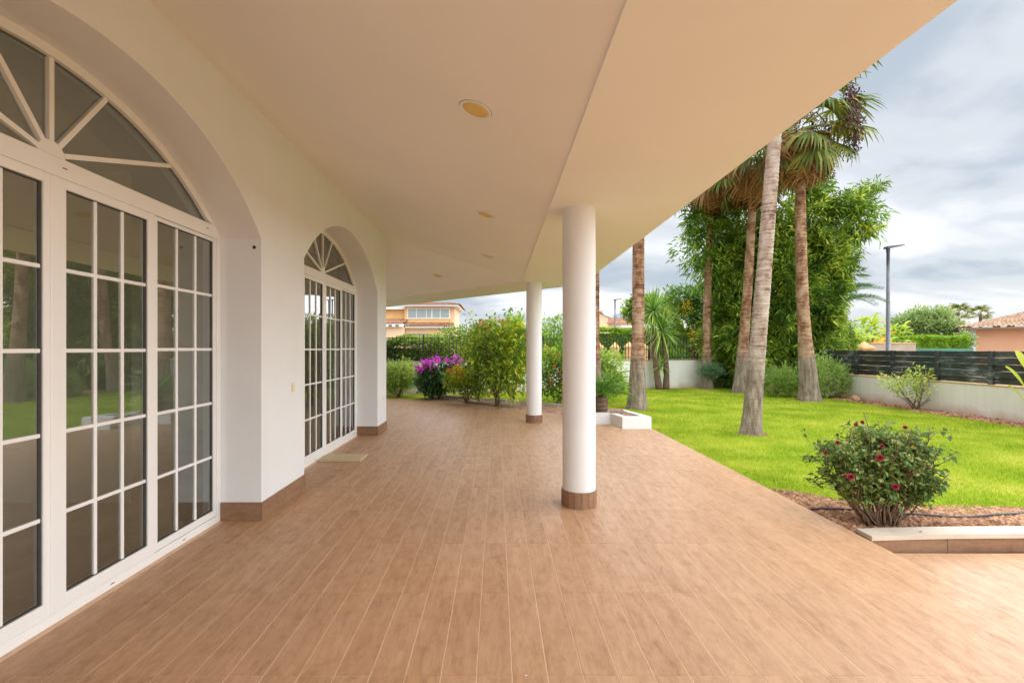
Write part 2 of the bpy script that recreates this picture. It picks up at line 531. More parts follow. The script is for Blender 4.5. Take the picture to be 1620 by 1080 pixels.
M['orange_bract'] = leaf_mat('orange_blossom', [(0.05, (0.5, 0.09, 0.02)), (0.5, (0.72, 0.17, 0.04)), (1.0, (0.8, 0.3, 0.1))], 0.3, gain=1.0)
M['yellow_bract'] = leaf_mat('yellow_blossom', [(0.05, (0.65, 0.42, 0.01)), (1.0, (0.85, 0.62, 0.03))], 0.3, gain=1.0)
M['frond'] = leaf_mat('green_palm_frond', [(0.05, (0.05, 0.09, 0.012)), (0.4, (0.13, 0.18, 0.03)), (0.7, (0.28, 0.29, 0.06)), (0.88, (0.50, 0.33, 0.10)), (1.0, (0.55, 0.30, 0.09))], 0.3, gain=1.15)
M['dead_frond'] = leaf_mat('dry_palm_frond', [(0.05, (0.16, 0.075, 0.03)), (0.5, (0.40, 0.21, 0.09)), (1.0, (0.60, 0.40, 0.20))], 0.25, gain=1.0)
M['seed'] = leaf_mat('dark_seed', [(0.05, (0.05, 0.02, 0.025)), (0.5, (0.11, 0.055, 0.055)), (1.0, (0.28, 0.20, 0.16))], 0.0, gain=1.0)
M['yucca_leaf'] = leaf_mat('yucca_leaf', [(0.05, (0.06, 0.14, 0.02)), (0.5, (0.17, 0.29, 0.05)), (0.9, (0.38, 0.46, 0.12)), (1.0, (0.5, 0.42, 0.18))], 0.25)
M['cycad_leaf'] = leaf_mat('cycad_leaf', [(0.05, (0.03, 0.09, 0.01)), (0.5, (0.09, 0.20, 0.02)), (1.0, (0.24, 0.36, 0.05))], 0.25, 0.4)


# ------------------------------------------------------------------ mesh helpers
def link(o, parent=None):
    COL.objects.link(o)
    if parent is not None:
        o.parent = parent
    return o


def mesh_from(name, verts, faces, mat=None, smooth=False):
    me = bpy.data.meshes.new(name)
    me.from_pydata([tuple(v) for v in verts], [], faces)
    if mat:
        me.materials.append(M[mat])
    if smooth:
        me.polygons.foreach_set('use_smooth', [True] * len(me.polygons))
    me.update()
    return me


def obj(name, verts, faces, mat, parent=None, smooth=False):
    return link(bpy.data.objects.new(name, mesh_from(name, verts, faces, mat, smooth)), parent)


def tag(o, label=None, cat=None, group=None, kind=None):
    if label:
        o['label'] = label
    if cat:
        o['category'] = cat
    if group:
        o['group'] = group
    if kind:
        o['kind'] = kind
    return o


def thing(name, label, cat, loc=(0, 0, 0), group=None, rz=0.0):
    o = bpy.data.objects.new(name, None)
    o.empty_display_size = 0.1
    o.location = loc
    o.rotation_euler = (0, 0, rz)
    link(o)
    return tag(o, label, cat, group)


class MB:
    """collects shapes into one mesh"""

    def __init__(s):
        s.v, s.f = [], []

    def add(s, verts, faces):
        n = len(s.v)
        s.v += [tuple(x) for x in verts]
        s.f += [tuple(i + n for i in f) for f in faces]
        return s

    def box(s, a, b, bev=0.0):
        x0, y0, z0 = a
        x1, y1, z1 = b
        if bev <= 0:
            v = [(x0, y0, z0), (x1, y0, z0), (x1, y1, z0), (x0, y1, z0), (x0, y0, z1), (x1, y0, z1), (x1, y1, z1), (x0, y1, z1)]
            f = [(3, 2, 1, 0), (4, 5, 6, 7), (0, 1, 5, 4), (1, 2, 6, 5), (2, 3, 7, 6), (3, 0, 4, 7)]
            return s.add(v, f)
        # chamfer every edge: 24 vertices
        c = bev
        xs, ys, zs = (x0, x1), (y0, y1), (z0, z1)
        idx = {}
        v = []
        for i in (0, 1):
            for j in (0, 1):
                for k in (0, 1):
                    sx, sy, sz = (c if i == 0 else -c), (c if j == 0 else -c), (c if k == 0 else -c)
                    idx[i, j, k, 'x'] = len(v); v.append((xs[i], ys[j] + sy, zs[k] + sz))
                    idx[i, j, k, 'y'] = len(v); v.append((xs[i] + sx, ys[j], zs[k] + sz))
                    idx[i, j, k, 'z'] = len(v); v.append((xs[i] + sx, ys[j] + sy, zs[k]))
        f = []
        for i in (0, 1):
            q = [idx[i, 0, 0, 'x'], idx[i, 1, 0, 'x'], idx[i, 1, 1, 'x'], idx[i, 0, 1, 'x']]
            f.append(tuple(q if i else q[::-1]))
            q = [idx[0, i, 0, 'y'], idx[0, i, 1, 'y'], idx[1, i, 1, 'y'], idx[1, i, 0, 'y']]
            f.append(tuple(q if i else q[::-1]))
            q = [idx[0, 0, i, 'z'], idx[1, 0, i, 'z'], idx[1, 1, i, 'z'], idx[0, 1, i, 'z']]
            f.append(tuple(q if i else q[::-1]))
        for i in (0, 1):
            for j in (0, 1):
                f.append((idx[i, j, 0, 'x'], idx[i, j, 0, 'y'], idx[i, j, 1, 'y'], idx[i, j, 1, 'x']))
                f.append((idx[i, 0, j, 'x'], idx[i, 0, j, 'z'], idx[i, 1, j, 'z'], idx[i, 1, j, 'x']))
                f.append((idx[0, i, j, 'y'], idx[0, i, j, 'z'], idx[1, i, j, 'z'], idx[1, i, j, 'y']))
                for k in (0, 1):
                    f.append((idx[i, j, k, 'x'], idx[i, j, k, 'y'], idx[i, j, k, 'z']))
        return s.add(v, f)

    def prism(s, poly, z0, z1):
        n = len(poly)
        v = [(x, y, z0) for x, y in poly] + [(x, y, z1) for x, y in poly]
        f = [tuple(range(n - 1, -1, -1)), tuple(range(n, 2 * n))]
        for i in range(n):
            j = (i + 1) % n
            f.append((i, j, n + j, n + i))
        return s.add(v, f)

    def tube(s, pts, radii, n=8, cap=True):
        pts = [Vector(p) for p in pts]
        if not hasattr(radii, '__len__'):
            radii = [radii] * len(pts)
        base = len(s.v)
        up = Vector((0.31, 0.17, 0.93)).normalized()
        v, f = [], []
        for i, p in enumerate(pts):
            d = (pts[min(i + 1, len(pts) - 1)] - pts[max(i - 1, 0)]).normalized()
            u = d.cross(up)
            if u.length < 0.05:
                u = d.cross(Vector((1, 0, 0)))
            u.normalize()
            w = d.cross(u)
            for k in range(n):
                a = 2 * math.pi * k / n
                v.append(p + (u * math.cos(a) + w * math.sin(a)) * radii[i])
        for i in range(len(pts) - 1):
            for k in range(n):
                k2 = (k + 1) % n
                f.append((i * n + k, i * n + k2, (i + 1) * n + k2, (i + 1) * n + k))
        if cap:
            f.append(tuple(range(n - 1, -1, -1)))
            m = (len(pts) - 1) * n
            f.append(tuple(range(m, m + n)))
        return s.add(v, f)

    def lathe(s, prof, n=32, cx=0, cy=0):
        v, f = [], []
        for r, z in prof:
            for k in range(n):
                a = 2 * math.pi * k / n
                v.append((cx + r * math.cos(a), cy + r * math.sin(a), z))
        for i in range(len(prof) - 1):
            for k in range(n):
                k2 = (k + 1) % n
                f.append((i * n + k, i * n + k2, (i + 1) * n + k2, (i + 1) * n + k))
        f.append(tuple(range(n - 1, -1, -1)))
        m = (len(prof) - 1) * n
        f.append(tuple(range(m, m + n)))
        return s.add(v, f)

    def build(s, name, mat, parent=None, smooth=False):
        return obj(name, s.v, s.f, mat, parent, smooth)


def autosmooth(o, ang=35):
    me = o.data
    me.polygons.foreach_set('use_smooth', [True] * len(me.polygons))
    me.set_sharp_from_angle(angle=R(ang))
    return o


def np_mesh(name, V, F, mat, parent=None):
    """V (n,3) array, F (m,k) index array -> object (fast)"""
    me = bpy.data.meshes.new(name)
    V = np.ascontiguousarray(V, dtype=np.float32)
    F = np.ascontiguousarray(F, dtype=np.int32)
    k = F.shape[1]
    me.vertices.add(len(V))
    me.vertices.foreach_set('co', V.ravel())
    me.loops.add(F.size)
    me.loops.foreach_set('vertex_index', F.ravel())
    me.polygons.add(len(F))
    me.polygons.foreach_set('loop_start', np.arange(0, F.size, k, dtype=np.int32))
    me.polygons.foreach_set('loop_total', np.full(len(F), k, dtype=np.int32))
    me.materials.append(M[mat])
    me.update(calc_edges=True)
    me.validate()
    return link(bpy.data.objects.new(name, me), parent)


def unit(a):
    return a / np.maximum(np.linalg.norm(a, axis=1, keepdims=True), 1e-9)


def leaf_arrays(P, D, L, W, r, fold=0.25, droop=0.15, lance=False):
    """diamond leaves of two folded triangles; P base points, D directions, L lengths, W widths"""
    n = len(P)
    D = unit(D)
    rnd = unit(r.normal(size=(n, 3)))
    up = np.array([0, 0, 1.0]) + rnd * 0.8
    S = unit(np.cross(D, up))
    N = np.cross(S, D)
    L = np.broadcast_to(L, (n,))[:, None]
    W = np.broadcast_to(W, (n,))[:, None]
    mid = 0.38 if lance else 0.5
    c = P + D * L * mid
    tip = P + D * L - np.array([0, 0, 1.0]) * L * droop
    a = c + S * W * 0.5 + N * W * fold
    b = c - S * W * 0.5 + N * W * fold
    V = np.stack([P, a, tip, b], 1).reshape(-1, 3)
    i = np.arange(n)[:, None] * 4
    F = np.concatenate([i + np.array([[0, 1, 2]]), i + np.array([[0, 2, 3]])], 0)
    return V, F


def leaves_obj(name, P, D, L, W, mat, parent, r, **kw):
    V, F = leaf_arrays(P, D, L, W, r, **kw)
    return np_mesh(name, V, F, mat, parent)


def lobe_points(lobes, n, r, shell=0.55, rough=0.22):
    """points spread through a union of uneven ellipsoids; returns points and outward directions"""
    vol = np.array([l[3] * l[4] * l[5] * (l[6] if len(l) > 6 else 1) for l in lobes]) ** 0.8
    idx = r.choice(len(lobes), n, p=vol / vol.sum())
    Lb = np.array([l[:6] for l in lobes])[idx]
    d = unit(r.normal(size=(n, 3)))
    rad = r.random(n) ** (1 - shell) if shell < 1 else np.ones(n)
    rad = shell * (1 - (1 - rad) * 0.55) + (1 - shell) * r.random(n) ** 0.4
    ph = idx[:, None] * 1.7
    k = (np.sin(d[:, 0:1] * 5.1 + ph) * np.sin(d[:, 1:2] * 4.3 + ph * 2.1) + np.sin(d[:, 2:3] * 6.7 + ph * 0.7) * np.sin(d[:, 0:1] * 3.9 + 1.3))[:, 0]
    rad = rad * (1 + rough * k) + r.normal(size=n) * 0.06
    P = Lb[:, :3] + d * Lb[:, 3:6] * rad[:, None]
    return P, d


def clustered(P, D, per, spread, r):
    """each point becomes a twig end with `per` leaves"""
    n = len(P)
    P2 = np.repeat(P, per, 0) + r.normal(size=(n * per, 3)) * spread
    D2 = np.repeat(D, per, 0) + r.normal(size=(n * per, 3)) * 0.75
    return P2, D2


def branch_tree(mb, base, top, r0, r1, rnd, wob=0.05, n=6):
    base, top = Vector(base), Vector(top)
    pts = []
    for i in range(n + 1):
        t_ = i / n
        p = base.lerp(top, t_)
        if 0 < i < n:
            p += Vector((rnd.uniform(-wob, wob), rnd.uniform(-wob, wob), 0))
        pts.append(p)
    mb.tube(pts, [r0 + (r1 - r0) * i / n for i in range(n + 1)], 6)
    return pts


def shrub(name, label, cat, base, lobes, nclus, per, L, W, mat, r, spread=0.05, stems=7, stem_r=0.012, stem_mat='bark',
          lance=False, droop=0.15, group=None, shell=0.55, updir=0.35, trunk_top=None, rough=0.22, Ljit=0.35):
    """plant standing at base: stems reach into a crown of single leaves; lobes are relative to base"""
    t_ = thing(name, label, cat, base, group)
    P, D = lobe_points(lobes, nclus, r, shell, rough)
    P2, D2 = clustered(P, D, per, spread, r)
    D2[:, 2] += updir
    n = len(P2)
    Ls = L * (1 + r.uniform(-Ljit, Ljit, n))
    leaves_obj('crown', P2, D2, Ls, W * Ls / L, mat, t_, r, lance=lance, droop=droop)
    mb = MB()
    rnd = random.Random(int(abs(base[0] * 97 + base[1] * 31)) + stems)
    for k in range(stems):
        l = lobes[k % len(lobes)]
        a = rnd.uniform(0, 6.28)
        s0 = Vector((rnd.uniform(-1, 1), rnd.uniform(-1, 1), 0)) * stem_r * 2.2
        s0.z = -0.03
        e_ = Vector((l[0] + math.cos(a) * l[3] * 0.6, l[1] + math.sin(a) * l[4] * 0.6, l[2] + l[5] * rnd.uniform(0.0, 0.6)))
        pts = branch_tree(mb, s0, e_, stem_r, stem_r * 0.3, rnd, 0.03 + stem_r)
        for q in range(3):
            p = pts[rnd.randint(2, 5)]
            e2 = p + Vector((rnd.uniform(-1, 1) * l[3], rnd.uniform(-1, 1) * l[4], rnd.uniform(0.1, 0.8) * l[5])) * 0.6
            branch_tree(mb, p, e2, stem_r * 0.5, stem_r * 0.15, rnd, 0.02, 3)
    mb.build('branches' if stems > 1 else 'trunk', stem_mat, t_, True)
    return t_


# ------------------------------------------------------------------ setting: ground, terrace, lawn
def sheet(name, poly, z, mat, thick=None):
    mb = MB()
    if thick:
        mb.prism(poly, z - thick, z)
    else:
        mb.add([(x, y, z) for x, y in poly], [tuple(range(len(poly)))])
    return tag(mb.build(name, mat), kind='structure')


sheet('ground', [(-900, -300), (900, -300), (900, 1500), (-900, 1500)], -0.30, 'earth')
sheet('street', [(-60, 19.5), (60, 38), (60, 46), (-60, 27.5)], -0.20, 'asphalt')

WX = -1.89         # front face of the house wall
DXP = -2.215       # front face of the door frames
TX = 2.68          # garden edge of the terrace
terr_poly = [(-2.4, -4.0), (TX, -4.0), (TX, 8.08), (2.14, 8.08), (2.06, 8.57), (1.48, 8.6), (1.35, 9.90), (0.05, 11.1), (-1.0, 12.1), (-2.3, 12.85), (-6.5, 13.2), (-6.5, 12.6), (-2.4, 8.0)]
TILE_W, TILE_L = 0.150, 0.675
Y_J0 = 1028 / 386.0 - 5 * TILE_L        # a cross joint falls where the photograph shows one
terrace = sheet('terrace', terr_poly, -0.0010, 'grout', 0.28)


def clip_poly(poly, clip):
    """Sutherland-Hodgman against a half plane list [(nx, ny, d)] keeping nx*x+ny*y<=d"""
    out = poly
    for nx, ny, d in clip:
        res = []
        for i in range(len(out)):
            a, b_ = out[i], out[(i + 1) % len(out)]
            da, db = nx * a[0] + ny * a[1] - d, nx * b_[0] + ny * b_[1] - d
            if da <= 0:
                res.append(a)
            if (da < 0 < db) or (db < 0 < da):
                s_ = da / (da - db)
                res.append((a[0] + (b_[0] - a[0]) * s_, a[1] + (b_[1] - a[1]) * s_))
        out = res
        if len(out) < 3:
            return []
    return out


def tile_mesh(w, l, h=0.0026, bev=0.0008):
    x, y = w / 2, l / 2
    v = [(-x, -y, -h), (x, -y, -h), (x, y, -h), (-x, y, -h), (-x, -y, -bev * .5), (x, -y, -bev * .5), (x, y, -bev * .5), (-x, y, -bev * .5),
         (-x + bev, -y + bev, 0), (x - bev, -y + bev, 0), (x - bev, y - bev, 0), (-x + bev, y - bev, 0)]
    f = []
    for a, b_ in ((0, 4), (4, 8)):
        for i in range(4):
            j = (i + 1) % 4
            f.append((a + i, a + j, b_ + j, b_ + i))
    f.append((8, 9, 10, 11))
    return mesh_from('tile', v, f, 'tile')


gap_x, gap_y = 0.0046, 0.0020
full_tile = tile_mesh(TILE_W - gap_x, TILE_L - gap_y)
CH = 1 / math.sqrt(2)
jobs = []
nx0 = int((-6.5 - (-2.19)) / TILE_W) - 1
trnd = random.Random(3)
for ix in range(nx0, 40):
    xa = -2.185 + ix * TILE_W
    xb = xa + TILE_W
    if xa > TX - 0.02:
        break
    for iy in range(-8, 24):
        ya = Y_J0 + iy * TILE_L
        if ix < 0 or False:
            pass
        yb = ya + TILE_L
        q = [(xa + gap_x / 2, ya + gap_y / 2), (xb - gap_x / 2, ya + gap_y / 2), (xb - gap_x / 2, yb - gap_y / 2), (xa + gap_x / 2, yb - gap_y / 2)]
        if yb < -3.9 or ya > 13:
            continue
        if ix < 0 and yb < 8.2:
            continue
        clip = [(1, 0, TX - 0.004)]
        far = []
        if xb > 2.10:
            far = [(0, 1, 8.07)]
        elif xa > -1.0:
            far = [(1.20, 1.0, 0)]          # replaced below
        clip += far if xb > 2.10 else []
        if xb <= 2.10:
            if xa > 1.40:
                clip.append((0, 1, 8.56))
            elif xa > -1.05:
                clip.append((1.13, 1.30, 1.13 * 1.35 + 1.30 * 9.88))
            else:
                clip.append((0.75, 1.30, 0.75 * -1.0 + 1.30 * 12.06))
                clip.append((0, 1, 12.95))
        if ix < 0:
            clip.append((-1, -1, -(-2.4 + 8.1)))
        p = clip_poly(q, clip)
        if len(p) < 3:
            continue
        area = abs(sum(p[i][0] * p[(i + 1) % len(p)][1] - p[(i + 1) % len(p)][0] * p[i][1] for i in range(len(p)))) / 2
        if area < 0.002:
            continue
        full = abs(area - (TILE_W - gap_x) * (TILE_L - gap_y)) < 1e-5
        cx_, cy_ = sum(a for a, _ in p) / len(p), sum(b_ for _, b_ in p) / len(p)
        jobs.append((p, full, cx_, cy_))


def tile_show(j):
    """how large the tile shows in the photograph"""
    _, full, x, y = j
    if y < 1.6:
        return -1
    px = VX + FPX * x / y
    if px < -60 or px > 1680:
        return -1
    return 1 / y ** 3


jobs.sort(key=tile_show, reverse=True)
rest = MB()
n_ind = 0
for p, full, x, y in jobs:
    dz = trnd.uniform(-0.0004, 0.0004)
    if n_ind < 300 and tile_show((p, full, x, y)) > 0:
        n_ind += 1
        if full:
            o = bpy.data.objects.new('tile', full_tile)
            o.location = (x, y, dz)
            o.rotation_euler = (trnd.uniform(-.0006, .0006), trnd.uniform(-.002, .002), 0)
            link(o, terrace)
        else:
            mb = MB().prism([(a - x, b_ - y) for a, b_ in p], -0.0026, 0)
            o = mb.build('tile', 'tile', terrace)
            o.location = (x, y, dz)
    else:
        n = len(p)
        rest.add([(a, b_, -0.0026) for a, b_ in p] + [(a, b_, dz) for a, b_ in p],
                 [tuple(range(n, 2 * n))] + [(i, (i + 1) % n, n + (i + 1) % n, n + i) for i in range(n)])
tag(rest.build('tile_field', 'tile', terrace), kind='stuff')

# lower terrace at the right, one step down, and the cream kerb with its tiled riser
LZ = -0.115
low = sheet('lower_terrace', [(TX + 0.05, -4), (9, -4), (9, 3.44), (TX + 0.05, 3.44)], LZ - 0.0010, 'grout', 0.1)
low_full = tile_mesh(0.225 - gap_x, TILE_L * 1.35 - gap_y)
for ix in range(12):
    for iy in range(-1, 4):
        x = TX + 0.05 + 0.1125 + ix * 0.225
        y = 3.435 - (iy + 1.5) * TILE_L * 1.35
        o = bpy.data.objects.new('tile', low_full)
        o.location = (x, y, LZ)
        link(o, low)

kerb = thing('kerb', 'low cream stone kerb with brown tiled riser in front of the rose bed', 'kerb', (TX + 0.06, 3.44, LZ))
mb = MB()
kp = []
nK = 14
for i in range(nK + 1):
    x = i * 0.30
    bow = 0.05 * (1 - (1 - min(x, 1.2) / 1.2) ** 2)
    kp.append((x, bow))
for i in range(nK):
    (xa, ya), (xb, yb) = kp[i], kp[i + 1]
    mb.add([(xa, ya, .09), (xb, yb, .09), (xb, yb + .15, .09), (xa, ya + .15, .09), (xa, ya, .124), (xb, yb, .124), (xb, yb + .15, .124), (xa, ya + .15, .124)],
           [(4, 5, 6, 7), (0, 1, 5, 4), (2, 3, 7, 6)])
mb.add([(0, 0, .09), (0, .15, .09), (0, .15, .124), (0, 0, .124)], [(0, 1, 2, 3)])
mb.build('capstone', 'kerb', kerb)
for i in range(0, nK, 2):
    (xa, ya), (xb, yb) = kp[i], kp[min(i + 2, nK)]
    xa += 0.002
    xb -= 0.002
    mb = MB().add([(xa, ya + .012, -.02), (xb, yb + .012, -.02), (xb, yb + .012, .089), (xa, ya + .012, .089), (xa, ya + .03, -.02), (xb, yb + .03, -.02), (xb, yb + .03, .089), (xa, ya + .03, .089)],
                  [(0, 1, 2, 3), (0, 4, 5, 1), (1, 5, 6, 2), (2, 6, 7, 3), (3, 7, 4, 0)])
    mb.build('riser_tile', 'skirt', kerb)

lawn = sheet('lawn', [(-9, 8.2), (2.2, 8.2), (TX - .02, 3.6), (9.85, 3.6), (9.85, 17.6), (-9, 13.2)], -0.022, 'lawn')
sheet('rose_bed', [(TX, 3.575), (9.5, 3.62), (9.5, 3.98), (4.6, 4.16), (3.3, 4.22), (2.95, 4.6), (TX, 4.75)], -0.016, 'soil')
sheet('wall_bed', [(9.32, 4.2), (9.85, 4.2), (9.85, 16.9), (7.3, 16.2), (7.4, 15.9), (9.0, 15.2), (9.25, 12.5)], -0.014, 'soil')
bed_poly = [(2.62, 9.68), (1.45, 9.72), (1.40, 9.95), (0.08, 11.14), (-0.98, 12.14), (-2.2, 12.88), (-1.75, 13.5), (-0.6, 12.62), (0.4, 12.02), (1.5, 11.05), (2.62, 9.7)]
sheet('flower_bed', bed_poly, -0.006, 'soil')

# bed edging: thin cream kerb behind the flower bed
edging = thing('bed_edging', 'thin cream kerb between the flower bed and the lawn behind it', 'kerb', (0, 12.2, -0.02))
ep = [(-1.80, 13.55), (-0.6, 12.66), (0.42, 12.06), (1.54, 11.10), (2.42, 9.9)]
for (xa, ya), (xb, yb) in zip(ep[:-1], ep[1:]):
    d = Vector((xb - xa, yb - ya, 0)).normalized()
    nrm = Vector((-d.y, d.x, 0)) * -0.05
    mb = MB().prism([(xa, ya - 12.2), (xb - d.x * .004, yb - d.y * .004 - 12.2), (xb - d.x * .004 - nrm.x, yb - d.y * .004 - nrm.y - 12.2), (xa - nrm.x, ya - nrm.y - 12.2)], 0, 0.085)
    mb.build('edging_stone', 'kerb', edging)

# planter wall with the cycad
planter = thing('planter_wall', 'low white planter wall at the terrace corner beneath the cycad', 'planter', (2.4, 8.4, 0))
pw = [(2.66, 9.9), (2.66, 8.10), (2.16, 8.10), (2.07, 8.58), (1.50, 8.62), (1.40, 9.8)]
ph = [0.10, 0.20, 0.20, 0.20, 0.19, 0.07]
pn = [Vector((-0.12, 0, 0)), Vector((0, 0.12, 0)), Vector((0.12, 0.02, 0)), Vector((0.01, 0.12, 0)), Vector((0.12, 0.01, 0))]
O_ = Vector((2.4, 8.4, 0))
for i in range(5):
    a, b_ = Vector((*pw[i], 0)), Vector((*pw[i + 1], 0))
    if i == 0:
        b_ = b_ + Vector((0, .122, 0))
    if i == 2:
        a, b_ = Vector((2.137, 8.2225, 0)), b_ + Vector((0, -.002, 0))
    if i == 4:
        a = a + Vector((-.005, .122, 0))
    q = [a - O_, b_ - O_, b_ + pn[i] - O_, a + pn[i] - O_]
    if i == 1:
        q[2] = Vector((2.1375, 8.22, 0)) - O_
    hz = [ph[i], ph[i + 1], ph[i + 1], ph[i]]
    v = [(p.x, p.y, -0.05) for p in q] + [(p.x, p.y, z) for p, z in zip(q, hz)]
    obj('wall_section', v, [(4, 5, 6, 7), (0, 1, 5, 4), (1, 2, 6, 5), (2, 3, 7, 6), (3, 0, 4, 7)], 'plaster', planter)
sheet('planter_soil', [(2.54, 9.7), (2.54, 8.22), (2.27, 8.22), (2.19, 8.70), (1.62, 8.74), (1.54, 9.7)], 0.145, 'soil', 0.2)


def scatter_chips(name, label, cat, poly, n, size, mat, z, r, parent=None):
    poly = np.array(poly)
    mn, mx_ = poly.min(0), poly.max(0)
    pts = np.zeros((0, 2))
    while len(pts) < n:
        c = mn + r.random((n * 2, 2)) * (mx_ - mn)
        ins = np.zeros(len(c), bool)
        j = len(poly) - 1
        for i in range(len(poly)):
            xi, yi = poly[i]
            xj, yj = poly[j]
            cond = ((yi > c[:, 1]) != (yj > c[:, 1])) & (c[:, 0] < (xj - xi) * (c[:, 1] - yi) / (yj - yi + 1e-12) + xi)
            ins ^= cond
            j = i
        pts = np.concatenate([pts, c[ins]])
    pts = pts[:n]
    # each chip a squashed irregular tetrahedron-like wedge
    s = size * (0.5 + r.random(n))
    a = r.random(n) * 6.283
    V = np.zeros((n, 5, 3))
    for k, (u, w, h) in enumerate([(-1, -.45, 0), (1, -.4, 0), (.9, .45, 0), (-.8, .5, 0), (.1, 0, .55)]):
        uu, ww = u * s * (0.7 + .6 * r.random(n)), w * s * (0.6 + .8 * r.random(n))
        V[:, k, 0] = pts[:, 0] + uu * np.cos(a) - ww * np.sin(a)
        V[:, k, 1] = pts[:, 1] + uu * np.sin(a) + ww * np.cos(a)
        V[:, k, 2] = z + h * s * (0.5 + r.random(n)) + (0 if k == 4 else -0.002)
    i = np.arange(n)[:, None] * 5
    F = np.concatenate([i + np.array([[0, 1, 4]]), i + np.array([[1, 2, 4]]), i + np.array([[2, 3, 4]]), i + np.array([[3, 0, 4]])])
    return tag(np_mesh(name, V.reshape(-1, 3), F, mat, parent), label, cat, kind='stuff')


scatter_chips('bark_mulch', 'reddish brown bark mulch around the rose bush', 'mulch', [(TX + .02, 3.6), (6.2, 3.64), (6.2, 4.08), (4.6, 4.14), (3.3, 4.2), (2.95, 4.5), (TX + .02, 4.7)], 5200, 0.019, 'chip', -0.014, rng)
scatter_chips('wall_bed_mulch', 'brown mulch and dry leaves along the foot of the right wall', 'mulch', [(9.34, 5), (9.82, 5), (9.82, 16.6), (9.0, 15.4), (9.28, 12.5)], 3500, 0.035, 'chip', -0.012, rng)
scatter_chips('bed_gravel', 'reddish gravel covering the flower bed beside the terrace', 'gravel', bed_poly, 6000, 0.022, 'gravel', -0.004, rng)
scatter_chips('planter_gravel', 'reddish gravel around the cycad in the planter', 'gravel', [(2.52, 9.6), (2.52, 8.24), (2.29, 8.24), (2.21, 8.72), (1.64, 8.76), (1.56, 9.68)], 1200, 0.02, 'gravel', 0.147, rng)


# grass blades
def grass(n, x0, x1, y0, y1, h, w, reject, r):
    c = np.stack([x0 + r.random(n) * (x1 - x0), y0 + (y1 - y0) * r.random(n) ** 1.0], 1)
    c = c[~reject(c)]
    n = len(c)
    a = r.random(n) * 6.283
    cl = .5 + .5 * np.sin(c[:, 0] * 7.3 + np.sin(c[:, 1] * 5.1) * 2) * np.sin(c[:, 1] * 8.7 + np.sin(c[:, 0] * 3.7) * 2)
    hh = h * (0.45 + 0.8 * r.random(n) + .35 * cl * r.random(n))
    ln = r.normal(size=(n, 2)) * hh[:, None] * 0.55
    dx, dy = np.cos(a) * w * .5, np.sin(a) * w * .5
    V = np.zeros((n, 3, 3))
    V[:, 0] = np.stack([c[:, 0] - dx, c[:, 1] - dy, np.full(n, -0.024)], 1)
    V[:, 1] = np.stack([c[:, 0] + dx, c[:, 1] + dy, np.full(n, -0.024)], 1)
    V[:, 2] = np.stack([c[:, 0] + ln[:, 0], c[:, 1] + ln[:, 1], -0.024 + hh], 1)
    return V.reshape(-1, 3)


def rej_lawn(c):
    x, y = c[:, 0], c[:, 1]
    bed = (y < 4.10 + np.clip(3.3 - x, 0, .4) * 1.2 + 0.07 * np.sin(x * 9) + .05 * np.sin(x * 23)) & (x < 9.6)
    wallb = (x > 9.30 + 0.05 * np.sin(y * 6))
    feet = np.zeros(len(c), bool)
    for (fx, fy, fr_) in ((4.17, 7.72, .23), (3.26, 10.95, .31), (8.30, 12.5, .34), (7.62, 14.8, .3)):
        feet |= (x - fx) ** 2 + (y - fy) ** 2 < (fr_ * (1 + .25 * np.sin(np.arctan2(y - fy, x - fx) * 5 + fx))) ** 2
    return feet | bed | wallb | (x > 9.25 - np.clip(y - 12.5, 0, 9) * 0.12)


def rej_left(c):
    x, y = c[:, 0], c[:, 1]
    return (y < 14.0 - (x + 2.3) * 0.86) & (x < 2.7) | (y < 13.25) & (x < -1.7) | (y > 14.6 + .263 * (x + 2.4) - .12)


gv = [grass(150000, TX + 0.01, 9.4, 3.9, 7.6, 0.028, 0.0075, rej_lawn, rng),
      grass(90000, TX + 0.01, 9.4, 7.6, 11.5, 0.033, 0.011, rej_lawn, rng),
      grass(55000, TX + 0.01, 9.4, 11.5, 16.4, 0.038, 0.016, rej_lawn, rng),
      grass(30000, -4.5, TX, 9.5, 16.0, 0.045, 0.016, rej_left, rng)]
gv = np.concatenate(gv)
tag(np_mesh('grass', gv, np.arange(len(gv)).reshape(-1, 3), 'grass'), 'bright green mown lawn grass', 'grass', kind='stuff')

# ------------------------------------------------------------------ the house
house = thing('house', 'white rendered villa with two arched door openings and a sloping porch ceiling', 'house', (WX, 3.0, 0))
HO = Vector((WX, 3.0, 0))
OPEN = [(2.355, 1.425), (6.04, 1.42)]         # centre and half width of the two openings
ARC_R, ARC_Z = 1.94, 0.945
CEIL_W, SOF, XI, XO = 3.265, 2.61, 0.46, 1.63
WALL_END = 8.05
WBACK = WX - 0.47


def arc(c, hw, rad, n=28):
    pts = []
    for i in range(n + 1):
        y = c - hw + 2 * hw * i / n
        pts.append((y, ARC_Z + math.sqrt(rad * rad - (y - c) ** 2)))
    return pts


